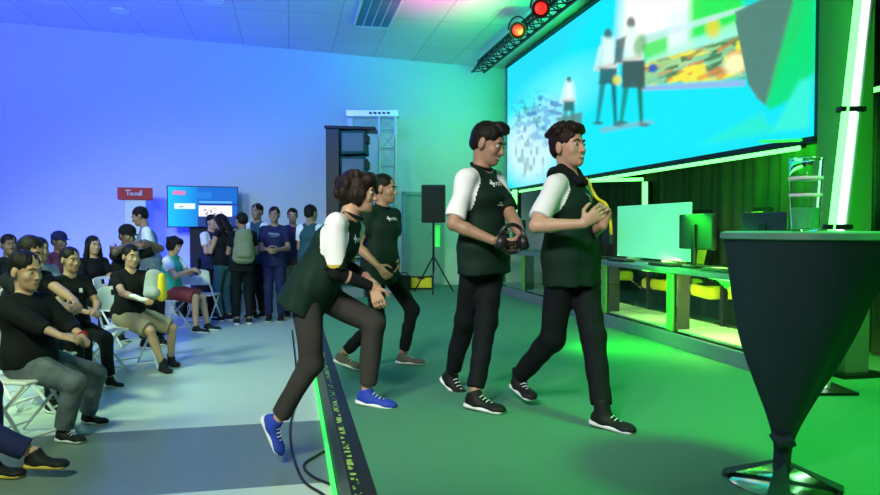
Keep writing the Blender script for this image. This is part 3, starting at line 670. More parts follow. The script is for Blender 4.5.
def paint_screen(x, y):
    C = np.zeros((len(x), 3)); C[:] = lin((10, 232, 250))
    def over(m, c, a=1.0):
        nonlocal C
        m = (m*a)[:, None]; C = C*(1-m)+lin(c)*m
    over(np.clip((x-700)/100, 0, 1)*np.clip((110-y)/60, 0, 1), (0, 225, 120), .6)
    over(inpoly(x, y, [(507, 62), (600, 0), (560, 60), (507, 110)], 12), (40, 215, 245), .7)
    over(blob(x, y, 560, 95, 70, 34, -35, 1), (150, 250, 255), .6)
    over(blob(x, y, 530, 150, 34, 44, 0, .5), (215, 245, 255), .9)
    over(blob(x, y, 548, 120, 22, 30, 20, .5), (160, 225, 255), .8)
    # camouflage-like crowd of blue and dark marks at the left
    nn = vnoise(x/6.0+y/9, y/4.4-x/12, 1)*.6+vnoise(x/3, y/3, 5)*.4; over(np.clip((nn-.52)*7, 0, 1)*blob(x, y, 537, 120, 34, 34, 0, .4), (50, 130, 200), .5)
    n2 = vnoise(x/3.0, y/8.0, 9); over(np.clip((n2-.62)*5, 0, 1)*blob(x, y, 528, 140, 26, 48, 0, .3), (30, 90, 90), .45)
    over(np.clip((vnoise(x/6.0, y/3.0, 21)-.55)*6, 0, 1)*blob(x, y, 545, 108, 26, 14, 0, .3), (25, 60, 170), .6)
    # bright upper middle
    over(inpoly(x, y, [(622, -5), (700, -5), (690, 20), (660, 62), (618, 45)], 14), (255, 255, 255))
    over(inpoly(x, y, [(670, 10), (700, 8), (690, 75), (664, 60)], 10), (235, 255, 250), .9)
    over(inpoly(x, y, [(690, -5), (745, -5), (740, 30), (690, 40)], 9), (40, 240, 60), .95)
    over(inpoly(x, y, [(640, 38), (668, 30), (668, 62), (645, 72)], 6), (40, 235, 70), .9)
    over(inpoly(x, y, [(640, 62), (745, 18), (745, 34), (640, 82)], 6), (180, 255, 220), .75)
    over(blob(x, y, 713, 28, 10, 14, 0, .6), (230, 220, 40), .9)
    band = inpoly(x, y, [(640, 66), (745, 34), (745, 78), (640, 86)], 4)
    over(band, (160, 200, 80), .7)
    yb = y+.3*(x-640); bn = vnoise(x/14, yb/3.2, 3)*.7+vnoise(x/5, yb/2, 6)*.3
    over(band*np.clip((bn-.45)*6, 0, 1), (60, 110, 50), .85); over(band*np.clip((vnoise(x/13, yb/6, 8)-.5)*5, 0, 1), (250, 240, 50), .95); over(band*np.clip((vnoise(x/10, yb/4, 12)-.62)*6, 0, 1), (230, 140, 50), .7)
    over(blob(x, y, 735, 64, 15, 13, -20, .5), (255, 255, 190), .95)
    over(inpoly(x, y, [(640, 87), (745, 80), (745, 86), (640, 91)], 2), (150, 185, 235), .95)
    over(inpoly(x, y, [(640, 36), (745, 6), (745, 10), (640, 46)], 2.5), (210, 240, 255), .7)
    # the people shown on the screen
    def fig(cx, top, s, body, legs, lean=0):
        over(blob(x, y, cx+lean, top+8*s, 5*s, 7*s, 0, .5), (70, 75, 70), .85)
        over(inpoly(x, y, [(cx-5*s+lean, top+12*s), (cx+6*s+lean, top+12*s), (cx+9*s, top+44*s), (cx-8*s, top+44*s)], 6), body, .95)
        over(inpoly(x, y, [(cx-9*s, top+22*s), (cx-5*s, top+18*s), (cx-10*s, top+42*s), (cx-14*s, top+44*s)], 4), body, .8); over(inpoly(x, y, [(cx-12*s, top+40*s), (cx+8*s, top+36*s), (cx+8*s, top+40*s), (cx-12*s, top+45*s)], 3), (210, 190, 170), .6)
        over(inpoly(x, y, [(cx-8*s, top+42*s), (cx+9*s, top+42*s), (cx+8*s, top+58*s), (cx-9*s, top+58*s)], 3), (40, 75, 70), .9)
        over(inpoly(x, y, [(cx-8*s, top+56*s), (cx-2*s, top+56*s), (cx-9*s, top+96*s), (cx-12*s, top+96*s)], 3.5), legs, .8); over(blob(x, y, cx-10*s, top+97*s, 7*s, 2.5*s, 0, .6), (60, 80, 80), .8); over(blob(x, y, cx+10*s, top+99*s, 7*s, 2.5*s, 0, .6), (60, 80, 80), .8)
        over(inpoly(x, y, [(cx+3*s, top+56*s), (cx+8*s, top+56*s), (cx+9*s, top+98*s), (cx+6*s, top+98*s)], 3.5), legs, .95)
    fig(608, 26, 1.0, (230, 250, 245), (15, 90, 90))
    fig(633, 14, 1.12, (235, 255, 245), (20, 110, 50), -2)
    over(inpoly(x, y, [(622, 62), (645, 60), (645, 88), (622, 88)], 3), (60, 85, 75), .95)
    over(inpoly(x, y, [(616, 40), (626, 36), (622, 62), (614, 64)], 3), (60, 75, 70), .85)
    over(blob(x, y, 653, 68, 6, 6, 0, .5), (30, 90, 190), .9); over(blob(x, y, 617, 80, 6, 7, 0, .6), (240, 225, 60), .85)
    over(blob(x, y, 640, 45, 8, 14, 15, .5), (90, 170, 60), .7)
    fig(569, 75, .62, (240, 250, 255), (40, 120, 110))
    over(inpoly(x, y, [(556, 118), (582, 112), (582, 124), (560, 128)], 3), (90, 110, 95), .8)
    over(inpoly(x, y, [(600, 128), (650, 120), (655, 123), (602, 133)], 3), (150, 150, 165), .5)
    # covered table shown on the screen
    over(inpoly(x, y, [(735, 12), (770, -5), (815, -5), (800, 30), (766, 106), (757, 98)], 2.5), (84, 132, 116), 1)
    over(inpoly(x, y, [(745, 14), (757, 98), (748, 84), (735, 20)], 2), (84, 132, 116), 1)
    over(inpoly(x, y, [(795, -5), (815, -5), (815, 70), (790, 100), (770, 110), (766, 104)], 5), (0, 225, 105), .9)
    over(inpoly(x, y, [(800, 80), (812, 78), (808, 128), (772, 132)], 6), (60, 245, 215), .9)
    over(inpoly(x, y, [(735, 126), (760, 112), (775, 132), (700, 144)], 8), (60, 245, 150), .45)
    return C
nu, nv = 560, 150
vv = np.linspace(V1, V0, nu+1); zz = np.linspace(Z0, Z1, nv+1)
# finer columns towards the near end are not needed: the grid is even in metres
GV, GZ = np.meshgrid(vv, zz, indexing='ij'); XX = UX.x*SU+VX.x*GV; YY = UX.y*SU+VX.y*GV
ct, s_t = math.cos(TH), math.sin(TH); dz_ = GZ-CAMZ; dep = YY*ct-dz_*s_t
PXX = 440+FPX*XX/dep; PYY = 247.5-FPX*(YY*s_t+dz_*ct)/dep
cols = paint_screen(PXX.ravel(), PYY.ravel())
V = np.stack([XX.ravel(), YY.ravel(), GZ.ravel()], 1); ii, jj = np.meshgrid(np.arange(nu), np.arange(nv), indexing='ij'); a = (ii*(nv+1)+jj).ravel()
Q = np.stack([a, a+nv+1, a+nv+2, a+1], 1)[:, ::-1]
sm = bpy.data.materials.new('video_wall_picture'); sm.use_nodes = True; N_ = sm.node_tree.nodes; L_ = sm.node_tree.links
at_ = N_.new('ShaderNodeAttribute'); at_.attribute_name = 'picture'; b_ = N_['Principled BSDF']; b_.inputs['Base Color'].default_value = (.01, .01, .01, 1); b_.inputs['Roughness'].default_value = .5
L_.new(at_.outputs['Color'], b_.inputs['Emission Color']); b_.inputs['Emission Strength'].default_value = 1.02
me = mesh_np('screen_picture', V, Q, [sm]); ca = me.color_attributes.new('picture', 'FLOAT_COLOR', 'POINT')
ca.data.foreach_set('color', np.concatenate([cols, np.ones((len(cols), 1))], 1).astype(np.float32).ravel())
vw = empty('video_wall', S(SU, (V0+V1)/2, Z0), label='huge video screen above the desks showing a bright cyan live picture', cat='screen')
def kid(mb, name, root, **kw):
    off = root.location
    mb.v = [v-off for v in mb.v]; return mb.build(name, root, **kw)
for v in me.vertices: v.co -= vw.location
link('screen_picture', me, vw)
kid(on_stage([(SU+.01, V0-.03), (SU+.16, V0-.03), (SU+.16, V1+.03), (SU+.01, V1+.03)], Z0-.04, Z1+.05, M['black_plastic']), 'cabinet', vw)
b = MB()
for z in (Z0-.03, Z1+.03): b.poly([(SU-.03, V0-.04), (SU+.01, V0-.04), (SU+.01, V1+.04), (SU-.03, V1+.04)], z-.02, z+.02, M['black_metal'], lambda u, v, z: S(u, v, z))
kid(b, 'frame', vw)
# LED battens
def led(pts, r, label, mt='led_green', name='led_batten', group=None, back=None):
    c = Vector(pts[0]); e = empty(name, c, label=label, cat='light', group=group)
    b = MB(); b.tube([Vector(p)-c for p in pts], r, M[mt], 8); b.build('tube', e, True)
    if back is not None:
        b = MB(); b.tube([Vector(p)-c+back for p in pts], r*1.15, M['black_metal'], 8); b.build('housing', e, True)
    return e
led([S(SU-.05, V0+.1, Z0-.085), S(SU-.05, V1-.15, Z0-.085)], .019, 'long green light tube running under the big screen', back=S(.045, 0, .02))
bs = S(4.86, 8.35, 2.10); print('batten px', proj(bs))
led([S(SU, 9.1, 2.09), P(643, 179, 9.72)], .026, 'short green light tube going back from the big screen to the curtain', back=Vector((0, 0, .04)))
led([P(645, 182, 9.72), P(645, 212, 9.72)], .04, 'upright green light tube in front of the curtain, behind the mint panel', back=S(.06, 0, 0))
led([P(515, 190, 12.45), P(515, 244, 12.45)], .045, 'upright green light tube under the far end of the big screen', back=S(.06, 0, 0))
# leaning bright column at the right
LT, LB = P(869.5, -45, 4.72), P(836, 250, 4.72); dd = (LB-LT).normalized(); LB2 = LT+dd*((LT.z-STZ)/-dd.z)
col_ = empty('light_column', LB2, label='tall bright green and white light column rising behind the covered bar table', cat='light')
def rl(p): return Vector(p)-col_.location
for off, mt, nm, r in ((-.040, 'led_green', 'green_tube', .026), (.006, 'led_white', 'white_tube', .024), (.048, 'alu', 'rail', .018)):
    MB().tube([rl(LT)+Vector((off, 0, 0)), rl(LB2)+Vector((off, 0, .02))], r, M[mt], 12).build(nm, col_, True)
MB().box((0, 0, .01), (.35, .30, .02), M['black_metal']).build('base_plate', col_)
for t in (.35, .62): 
    q = rl(LT).lerp(rl(LB2), t); MB().box(q+Vector((0, .01, 0)), (.17, .07, .035), M['black_metal'], bev=.004).build('clamp', col_)
led([P(862, 93, 5.6), P(905, 82, 5.2)], .02, 'short green light tube at the right, level with the big screen', back=Vector((0, 0, .035)))
led([P(750, 139, 5.95)+S(.1, 0, -.02), P(838, 135, 5.25)+S(.1, 0, -.02)], .012, 'thin clamp bar light between the screen corner and the light column', mt='led_strip')
# post at the near end of the screen
ps = empty('support_post', S(4.05, 4.55, STZ), label='square black support post at the near end of the big screen', cat='post')
kid(on_stage([(3.98, 4.42), (4.18, 4.42), (4.18, 4.74), (3.98, 4.74)], STZ, CEZ-.02, M['post_paint']), 'column', ps)
kid(on_stage([(3.9, 4.34), (4.26, 4.34), (4.26, 4.82), (3.9, 4.82)], STZ, STZ+.03, M['black_metal']), 'foot_plate', ps)
# ------------------------------------------------------------------ lighting truss with red pars
tr = empty('lighting_truss', S(3.25, 9, 4.2), label='dark lighting truss under the ceiling beside the top of the big screen', cat='truss')
b = MB()
for du, dz in ((0, 0), (.22, 0), (.11, .19)): b.tube([S(3.2+du, 4.5, 4.22+dz)-tr.location, S(3.2+du, 12.3, 4.22+dz)-tr.location], .022, M['black_metal'], 8)
b.build('chords', tr, True); b = MB(); i = 0; v = 4.5
while v < 12.1:
    for (a0, a1) in (((0, 0), (.22, 0)), ((0, 0), (.11, .19)), ((.22, 0), (.11, .19))):
        b.tube([S(3.2+a0[0], v, 4.22+a0[1])-tr.location, S(3.2+a1[0], v+.15, 4.22+a1[1])-tr.location, S(3.2+a0[0], v+.3, 4.22+a0[1])-tr.location], .009, M['black_metal'], 5)
    v += .3
b.build('braces', tr)
def par_can(loc, aim, lens, label, sc=1.0, cat='stage light', group=None, hang=True):
    e = empty('stage_light', loc, label=label, cat=cat, group=group)
    R_ = (Vector(aim)-Vector(loc)).to_track_quat('Z', 'Y').to_matrix()
    prof = [(.02, -.13), (.07, -.12), (.085, -.06), (.09, .0), (.10, .02), (.10, .07), (.092, .07), (.066, .028)]
    MB().lathe([(r*sc, z*sc) for r, z in prof], M['black_metal'], n=24, rot=R_).build('housing', e, True)
    MB().lathe([(1e-4, .036*sc), (.05*sc, .038*sc), (.066*sc, .032*sc)], M[lens], n=24, rot=R_).build('lens', e, True)
    y = [(.115*sc*math.cos(a), 0, (.16*sc*math.sin(a))*(1 if hang else -1)) for a in np.linspace(0, PI, 13)]
    MB().tube(y, .009*sc, M['black_metal'], 6).build('yoke', e, True)
    return e
par_can(P(518, 30, 9.75), (0, 3, 1.6), 'led_red', 'black spotlight with red lens under the truss, the farther one', 1.15)
par_can(P(541, 8, 8.9), (0, 3, 1.6), 'led_red', 'black spotlight with red lens under the truss, nearest the camera', 1.15)
# uplights on the floor against the left wall
for px, lab in ((42, 'small blue uplight on the floor behind the seated cap boy'), (114, 'small blue uplight on the floor beside the white kiosk'), (181, 'small blue uplight on the floor under the television')):
    w_ = wall_hit(px, 300); q = w_+WN*.38; q.z = .17; e = par_can(q, w_+Vector((0, 0, 1.3)), 'led_green' if False else 'led_white', lab, 1.0, hang=False)
    l = lamp('blue_uplight', 'SPOT', q+Vector((0, 0, .10))+WN*.0, w_+Vector((0, 0, 1.5)), (.01, .02, 1.0), 170, .05, 95, .9)
M['led_white'].name = 'led_white'
# ------------------------------------------------------------------ ceiling fittings
vc = PZ(377, 10, CEZ); ve = empty('ceiling_vent', vc-Vector((0, 0, .03)), AZ, 'slatted square vent grille in the ceiling', 'vent')
b = MB()
for x in (-.27, .27): b.box((x, 0, 0), (.04, 1.5, .04), M['white_paint'])
for y in (-.73, .73): b.box((0, y, 0), (.58, .04, .04), M['white_paint'])
b.build('frame', ve)
b = MB(); [b.box((0, -.68+.085*i, .005), (.5, .02, .035), M['grey_cloth'], Matrix.Rotation(.6, 3, 'X')) for i in range(17)]; [b.box((x, 0, .0), (.015, 1.42, .03), M['alu']) for x in (-.13, 0, .13)]
b.build('slats', ve); MB().box((0, 0, .022), (.54, 1.46, .01), M['black_plastic']).build('duct', ve)
for px, py, lab in ((120, 11, 'round recessed ceiling lamp nearest the left'), (139, 36, 'round recessed ceiling lamp close to the back wall'), (214, 1, 'round recessed ceiling lamp at the top of the picture')):
    c = PZ(px, py, CEZ-.012); e = empty('ceiling_lamp', c, 0, lab, 'lamp')
    MB().lathe([(.13, .012), (.13, -.005), (.10, -.012), (.09, .0)], M['white_paint']).build('ring', e, True)
    MB().lathe([(.09, .002), (1e-4, .003)], M['grey_cloth']).build('diffuser', e)
# ------------------------------------------------------------------ kiosk with red header
kc = P(136, 240, 11.0); kc.z = 0; ke = empty('display_kiosk', kc, math.radians(22), 'white display column with a red header sign by the back wall', 'kiosk')
kz0, kz1 = P(135, 200, 11).z, P(135, 188, 11).z
MB().box((0, 0, kz0/2), (.30, .24, kz0), M['white_plastic'], bev=.01).build('column', ke)
hdr = MB().box((0, 0, (kz0+kz1)/2), (.50, .30, kz1-kz0), M['red'], bev=.012).build('header', ke)
b = MB(); zc = (kz0+kz1)/2; pts = []
b.tube([(-.14, -.155, zc+.045), (-.06, -.155, zc+.05)], .008, M['white_paint'], 6); b.tube([(-.10, -.155, zc+.05), (-.105, -.155, zc-.03)], .008, M['white_paint'], 6)
x = -.075
for w_ in (.035, .04, .04, .035):
    b.tube([(x, -.155, zc-.03), (x+.005, -.155, zc+.012), (x+w_*.6, -.155, zc+.012), (x+w_*.7, -.155, zc-.03)], .006, M['white_paint'], 6); x += w_
b.tube([(x, -.155, zc+.05), (x, -.155, zc-.03)], .006, M['white_paint'], 6); b.tube([(x+.02, -.155, zc+.05), (x+.02, -.155, zc-.03)], .006, M['white_paint'], 6)
b.build('lettering', hdr)
# ------------------------------------------------------------------ television on its stand
def raster_plane(name, cx, w, h, fn, nx, ny, parent, y, z0, es):
    xs = np.linspace(-w/2, w/2, nx+1); zs = np.linspace(0, h, ny+1); GX, GZ2 = np.meshgrid(xs, zs, indexing='ij')
    Vv = np.stack([GX.ravel(), np.full(GX.size, y), GZ2.ravel()+z0], 1); i, j = np.meshgrid(np.arange(nx), np.arange(ny), indexing='ij'); a = (i*(ny+1)+j).ravel()
    Qq = np.stack([a, a+ny+1, a+ny+2, a+1], 1); C = fn((GX.ravel()/w+.5), 1-GZ2.ravel()/h)
    m = bpy.data.materials.new(name); m.use_nodes = True; A_ = m.node_tree.nodes.new('ShaderNodeAttribute'); A_.attribute_name = 'picture'; B_ = m.node_tree.nodes['Principled BSDF']
    B_.inputs['Base Color'].default_value = (.01, .01, .01, 1); B_.inputs['Emission Strength'].default_value = es; m.node_tree.links.new(A_.outputs['Color'], B_.inputs['Emission Color'])
    me = mesh_np(name, Vv, Qq, [m]); c = me.color_attributes.new('picture', 'FLOAT_COLOR', 'POINT'); c.data.foreach_set('color', np.concatenate([C, np.ones((len(C), 1))], 1).astype(np.float32).ravel())
    return link(name, me, parent)
def tv_pic(x, y):
    C = np.zeros((len(x), 3)); C[:] = lin((0, 120, 220))
    def over(m, c, a=1.): 
        nonlocal C; m = (m*a)[:, None]; C = C*(1-m)+lin(c)*m
    over(np.clip(1-x*2.2, 0, 1), (0, 190, 250)); over((x > .42)*1., (20, 85, 190), .6); over((x > .42)*(y > .72)*1., (25, 30, 110), .8)
    over(((x > .44)*(y > .42)*(y < .46))*1., (20, 40, 130)); over((x > .44)*(x < .92)*(y > .36)*(y < .41)*1., (90, 180, 240))
    over((x > .09)*(x < .38)*(y > .42)*(y < .56)*1., (225, 250, 255)); over((x > .43)*(x < .92)*(y > .47)*(y < .74)*1., (250, 250, 255))
    over((x > .50)*(x < .82)*(y > .56)*(y < .72)*(vnoise(x*60, y*22, 4) > .62), (150, 130, 170), .9)
    over((x > .15)*(x < .22)*(y > .49)*(y < .52)*1., (60, 130, 180)); over((x > .63)*(x < .70)*(y > .52)*(y < .55)*1., (180, 170, 90))
    over((x > .07)*(x < .25)*(y > .11)*(y < .21)*(np.sin(x*150+y*20) > -.6), (255, 90, 150)); over((x > .82)*(x < .90)*(y > .90)*(y < .93)*1., (240, 245, 255))
    over((x > .42)*(y > .12)*(y < .3)*(x < .62)*1., (30, 130, 220), .7)
    return C
tl, trr = P(168, 206, 11.35), P(237.5, 206, 11.75); tc_ = (tl+trr)/2; ang = math.atan2(trr.y-tl.y, trr.x-tl.x); tw = (trr-tl).xy.length
tz0, tz1 = P(200, 226.5, 11.55).z, P(200, 187, 11.55).z
te = empty('television', (tc_.x, tc_.y, 0), ang, 'wide television showing white text blocks on blue, on a black floor stand', 'television')
MB().box((0, .03, (tz0+tz1)/2), (tw+.03, .05, tz1-tz0+.03), M['black_plastic'], bev=.008).build('casing', te)
raster_plane('screen_picture', 0, tw, tz1-tz0, tv_pic, 140, 80, te, .0, tz0, 1.15)
MB().box((.16, .12, tz0/2+.02), (.74, .10, tz0), M['black_plastic'], bev=.01).build('stand_panel', te)
MB().box((.10, .12, .02), (.9, .5, .04), M['black_metal'], bev=.008).build('stand_base', te)
# ------------------------------------------------------------------ truss tower, line array, speaker
def lattice(b, c, w, z0, z1, m, r=.022, step=.3):
    cs = [Vector((c[0]+sx*w/2, c[1]+sy*w/2, 0)) for sx, sy in ((-1, -1), (1, -1), (1, 1), (-1, 1))]
    for q in cs: b.tube([q+Vector((0, 0, z0)), q+Vector((0, 0, z1))], r, m, 8)
    z = z0; f = 0
    while z < z1-.02:
        zn = min(z+step, z1)
        for i in range(4):
            a, d = (cs[i], cs[(i+1) % 4]); a, d = (a, d) if f % 2 else (d, a)
            b.tube([a+Vector((0, 0, z)), d+Vector((0, 0, zn))], r*.5, m, 5); b.tube([cs[i]+Vector((0, 0, zn)), cs[(i+1) % 4]+Vector((0, 0, zn))], r*.5, m, 5)
        z = zn; f += 1
TY = 12.1; tx = P(388, 200, TY).x; ztop = P(388, 118, TY).z
e = empty('truss_tower', (tx, TY, STZ), label='silver lattice truss tower with a boxed cross beam on top', cat='truss')
b = MB(); lattice(b, (0, 0), .27, .03, ztop-STZ, M['alu']); b.build('lattice_mast', e, True)
MB().box((0, 0, .015), (.6, .6, .03), M['alu']).build('base_plate', e)
x0 = P(347, 114, TY).x-tx; x1 = P(399, 114, TY).x-tx
MB().box(((x0+x1)/2, 0, ztop-STZ+.06), (x1-x0, .30, .12), M['alu'], bev=.01).build('cross_beam', e)
MB().box((x0+.06, 0, ztop-STZ-.08), (.10, .12, .2), M['white_plastic'], bev=.01).build('hoist', e)
b = MB(); [b.box((-.28+.075*i, -.153, ztop-STZ+.06), (.05, .006, .035), M['black_plastic'], Matrix.Rotation(.3, 3, 'Y')) for i in range(5)]; b.build('beam_lettering', e)
AY = 11.3; ax0, ax1 = P(329, 150, AY).x, P(367, 150, AY).x; az1 = P(340, 131, AY).z
e = empty('line_array', ((ax0+ax1)/2, AY, 0), label='tall stack of black loudspeaker cabinets under a flat plate at the wall', cat='loudspeaker')
wv = ax1-ax0
bp_ = MB().box((.06, 0, az1+.02), (P(379, 130, AY).x-ax0, .5, .05), M['black_metal'], Matrix.Rotation(.03, 3, 'Y'), bev=.01).build('top_plate', e)
for i in range(7):
    z = az1-.21-.40*i
    if z < .2: break
    sp_b = MB().box((.11, 0, z), (wv-.22, .55, .36), M['dark_teal'], Matrix.Rotation(-.04, 3, 'Y'), bev=.015).build('speaker_cabinet', e)
    b = MB(); b.box((.11, -.28, z), (wv-.28, .012, .28), M['grey_cloth'], bev=.004); b.box((wv/2+.02, -.12, z+.05), (.07, .2, .12), M['black_metal'], bev=.01); b.build('grille', sp_b)
MB().box((-wv/2+.10, 0, az1/2), (.21, .58, az1), M['black_plastic'], bev=.012).build('side_panel', e)
# speaker on a pole by the door
SY = 11.7; c = P(433.5, 204, SY); e = empty('pole_speaker', (c.x, SY, STZ), label='black loudspeaker on a thin pole stand in front of the door', cat='loudspeaker')
hz = c.z-STZ; sb = MB().poly([(-.20, -.16), (.20, -.16), (.15, .18), (-.15, .18)], hz-.31, hz+.31, M['black_plastic']).build('cabinet', e, bev=.02)
MB().box((0, -.165, hz), (.35, .012, .56), M['black_metal'], bev=.004).build('grille', sb)
MB().tube([(0, 0, .35), (0, 0, hz-.3)], .018, M['black_metal'], 10).build('pole', e, True)
for a in (0, 2.09, 4.19):
    MB().tube([(0, 0, .62), (.38*math.cos(a+.5), .38*math.sin(a+.5), .012)], .012, M['black_metal'], 8).build('leg', e, True)
c = P(437.5, 236, 11.9); e2 = led([c+Vector((0, 0, -.18)), c+Vector((0, 0, .18))], .045, 'short green glowing lamp behind the speaker pole', mt='led_strip'); 
c = PZ(420, 290, STZ); e = empty('flight_case', c+Vector((0, .25, 0)), .1, 'small yellow green equipment case on the stage floor by the door', 'case')
MB().box((0, 0, .12), (.42, .35, .2), M['yellow'], bev=.01).build('shell', e)
b = MB(); [b.box((sx*.2, sy*.165, .12), (.03, .03, .23), M['black_metal']) for sx in (-1, 1) for sy in (-1, 1)]; [b.box((0, -.17, z), (.43, .02, .025), M['black_metal']) for z in (.02, .225)]; b.build('edge_rails', e)
MB().box((0, -.18, .2), (.12, .02, .03), M['black_plastic']).build('handle', e)
c = PZ(404, 291, STZ); e = empty('equipment_bag', c+Vector((0, .1, 0)), 0, 'dark equipment box on the stage beside the small yellow green case', 'box')
MB().box((0, 0, .13), (.22, .3, .26), M['black_cloth'], bev=.03).build('body', e); MB().tube([(-.06, 0, .25), (-.05, 0, .31), (.05, 0, .31), (.06, 0, .25)], .01, M['black_plastic']).build('handle', e, True)
# ------------------------------------------------------------------ gaming desks
DU = 3.45; DZ = 1.065; DW = 1.42; v = 4.5
wt = on_stage([(DU, 4.42), (DU+.66, 4.42), (DU+.66, 12.3), (DU, 12.3)], DZ-.045, DZ, M['desk_top']).build('worktop', bev=.006)
square_up(wt)
tag(wt, 'long blue grey worktop lying across all the gaming desks', 'worktop')
pl_ = on_stage([(DU-.03, 4.42), (DU-.002, 4.42), (DU-.002, 12.3), (DU-.03, 12.3)], STZ, STZ+.13, M['desk_top']).build('plinth', bev=.004)
square_up(pl_)
tag(pl_, 'long blue grey plinth along the foot of the gaming desks', 'plinth')
desk = empty('gaming_desk', S(DU, 4.5, STZ), AZ)
tag(desk, 'desk bay with smoked glass front, mostly behind the covered bar table', 'desk', 'glass fronted gaming desk bays')
dh = DZ-.045-STZ
for nm, y in (('side_divider', .02), ('side_divider', DW-.02)):
    MB().box((.10, y, (dh)/2), (.13, .03, dh), M['black_plastic']).build(nm, desk)
MB().box((.03, DW/2, .13+(dh-.13)/2), (.008, DW-.06, dh-.15), M['glass_dark']).build('glass_front', desk)
MB().box((.02, .06, .13+(dh-.13)/2), (.02, .11, dh-.14), M['post_green']).build('front_post', desk)
MB().box((.32, DW/2, .145), (.55, DW-.06, .02), M['frost']).build('bottom_shelf', desk)
MB().box((.58, .06, dh/2), (.05, .05, dh), M['black_metal']).build('rear_leg', desk)
MB().box((.60, .5*DW, dh-.03), (.02, DW-.06, .05), M['black_plastic']).build('rear_rail', desk)
labs = ['desk bay with a lit glass front showing yellow chair, between post and bar table', 'desk bay with dim glass front beneath the dark monitor and mint panel', 'desk bay with glass front right behind the walker with the hood',
        'desk bay between the two walking players', 'desk bay at the far end under the upright green tube']
ds = [desk]
for i, lb in enumerate(labs[1:]):
    d = copy_tree(desk); d.location = S(DU, 4.5+DW*(i+1), STZ); d['label'] = lb; ds.append(d)
desk['label'] = labs[0]
# small lamps under the worktop that light the bays
for i in range(3):
    c = S(DU+.22, 4.5+DW*(i+.5), DZ-.07); e = empty('cabinet_light', c, AZ, ['green strip lamp under the worktop in the bay nearest the bar table', 'green strip lamp under the worktop in the bay below the dark monitor', 'green strip lamp under the worktop in the bay behind the hooded walker'][i], 'light')
    MB().box((0, 0, 0), (.03, [.9, .5, .5][i], .015), M['led_strip']).build('strip', e); MB().box((0, 0, .013), (.045, [.94, .54, .54][i], .012), M['black_metal']).build('mount', e)
    lamp('cabinet_lamp', 'AREA', c-Vector((0, 0, .02)), c-Vector((0, 0, .7))+S(.45, [.5, .2, .2][i], 0), (.62, 1.0, .22), [45, 9, 5][i], .5)
# gaming chairs behind the desks
def gaming_chair():
    e = empty('gaming_chair', (0, 0, 0)); 
    b = MB().box((0, .02, .45), (.50, .50, .13), M['yellow'], bev=.04).build('seat', e, True)
    MB().box((0, .02, .515), (.26, .44, .02), M['black_cloth'], bev=.01).build('seat_panel', b, True)
    R_ = Matrix.Rotation(.14, 3, 'X')
    bk = MB().poly([(-.24, .52), (.24, .52), (.29, .85), (.24, 1.10), (.15, 1.30), (-.15, 1.30), (-.24, 1.10), (-.29, .85)], -.04, .05, M['black_cloth'], lambda x, z, y: Vector((x, y-.27-(z-.52)*.14, z))).build('backrest', e, bev=.025)
    for sx in (-1, 1):
        MB().poly([(sx*.09, .56), (sx*.20, .56), (sx*.24, .85), (sx*.20, 1.05), (sx*.10, 1.05)], .05, .062, M['yellow'], lambda x, z, y: Vector((x, y-.27-(z-.52)*.14, z))).build('yellow_panel', bk)
        MB().poly([(sx*.07, .56), (sx*.21, .56), (sx*.25, .85), (sx*.20, 1.08), (sx*.07, 1.08)], -.055, -.04, M['yellow'], lambda x, z, y: Vector((x, y-.27-(z-.52)*.14, z))).build('yellow_panel', bk)
    MB().box((0, -.33, 1.19), (.26, .10, .13), M['yellow'], bev=.03).build('headrest', e, True)
    for sx in (-1, 1):
        b = MB(); b.box((sx*.31, 0, .68), (.08, .27, .03), M['black_plastic'], bev=.01); b.tube([(sx*.31, 0, .67), (sx*.31, 0, .48), (sx*.2, 0, .42)], .018, M['black_plastic']); b.build('armrest', e, True)
    MB().tube([(0, 0, .08), (0, 0, .42)], .03, M['black_metal']).build('gas_lift', e, True)
    b = MB()
    for i in range(5): a = 2*PI*i/5; b.tube([(0, 0, .11), (.30*math.cos(a), .30*math.sin(a), .07)], [.03, .018], M['black_plastic'])
    b.build('star_base', e, True)
    for i in range(5): a = 2*PI*i/5; MB().lathe([(1e-4, -.02), (.03, -.02), (.033, 0), (.03, .02), (1e-4, .02)], M['black_plastic'], (.30*math.cos(a), .30*math.sin(a), .033), 12, Matrix.Rotation(PI/2, 3, 'X')).build('castor', e, True)
    return e
gc = gaming_chair(); spots = [(4.3, 5.2, 'black and yellow gaming chair in the brightly lit bay near the bar table'), (4.3, 6.37, 'black and yellow gaming chair behind the dark monitor'), (4.3, 7.35, 'black and yellow gaming chair behind the mint panel'),
      (4.3, 8.9, 'black and yellow gaming chair behind the hooded walker'), (4.3, 10.7, 'black and yellow gaming chair at the far end of the desks')]
for i, (u, v, lb) in enumerate(spots):
    g_ = gc if i == 0 else copy_tree(gc); g_.location = S(u, v, STZ); g_.rotation_euler = (0, 0, AZ+PI/2+random.uniform(-.3, .3)); tag(g_, lb, 'chair', 'gaming chairs behind the desks')
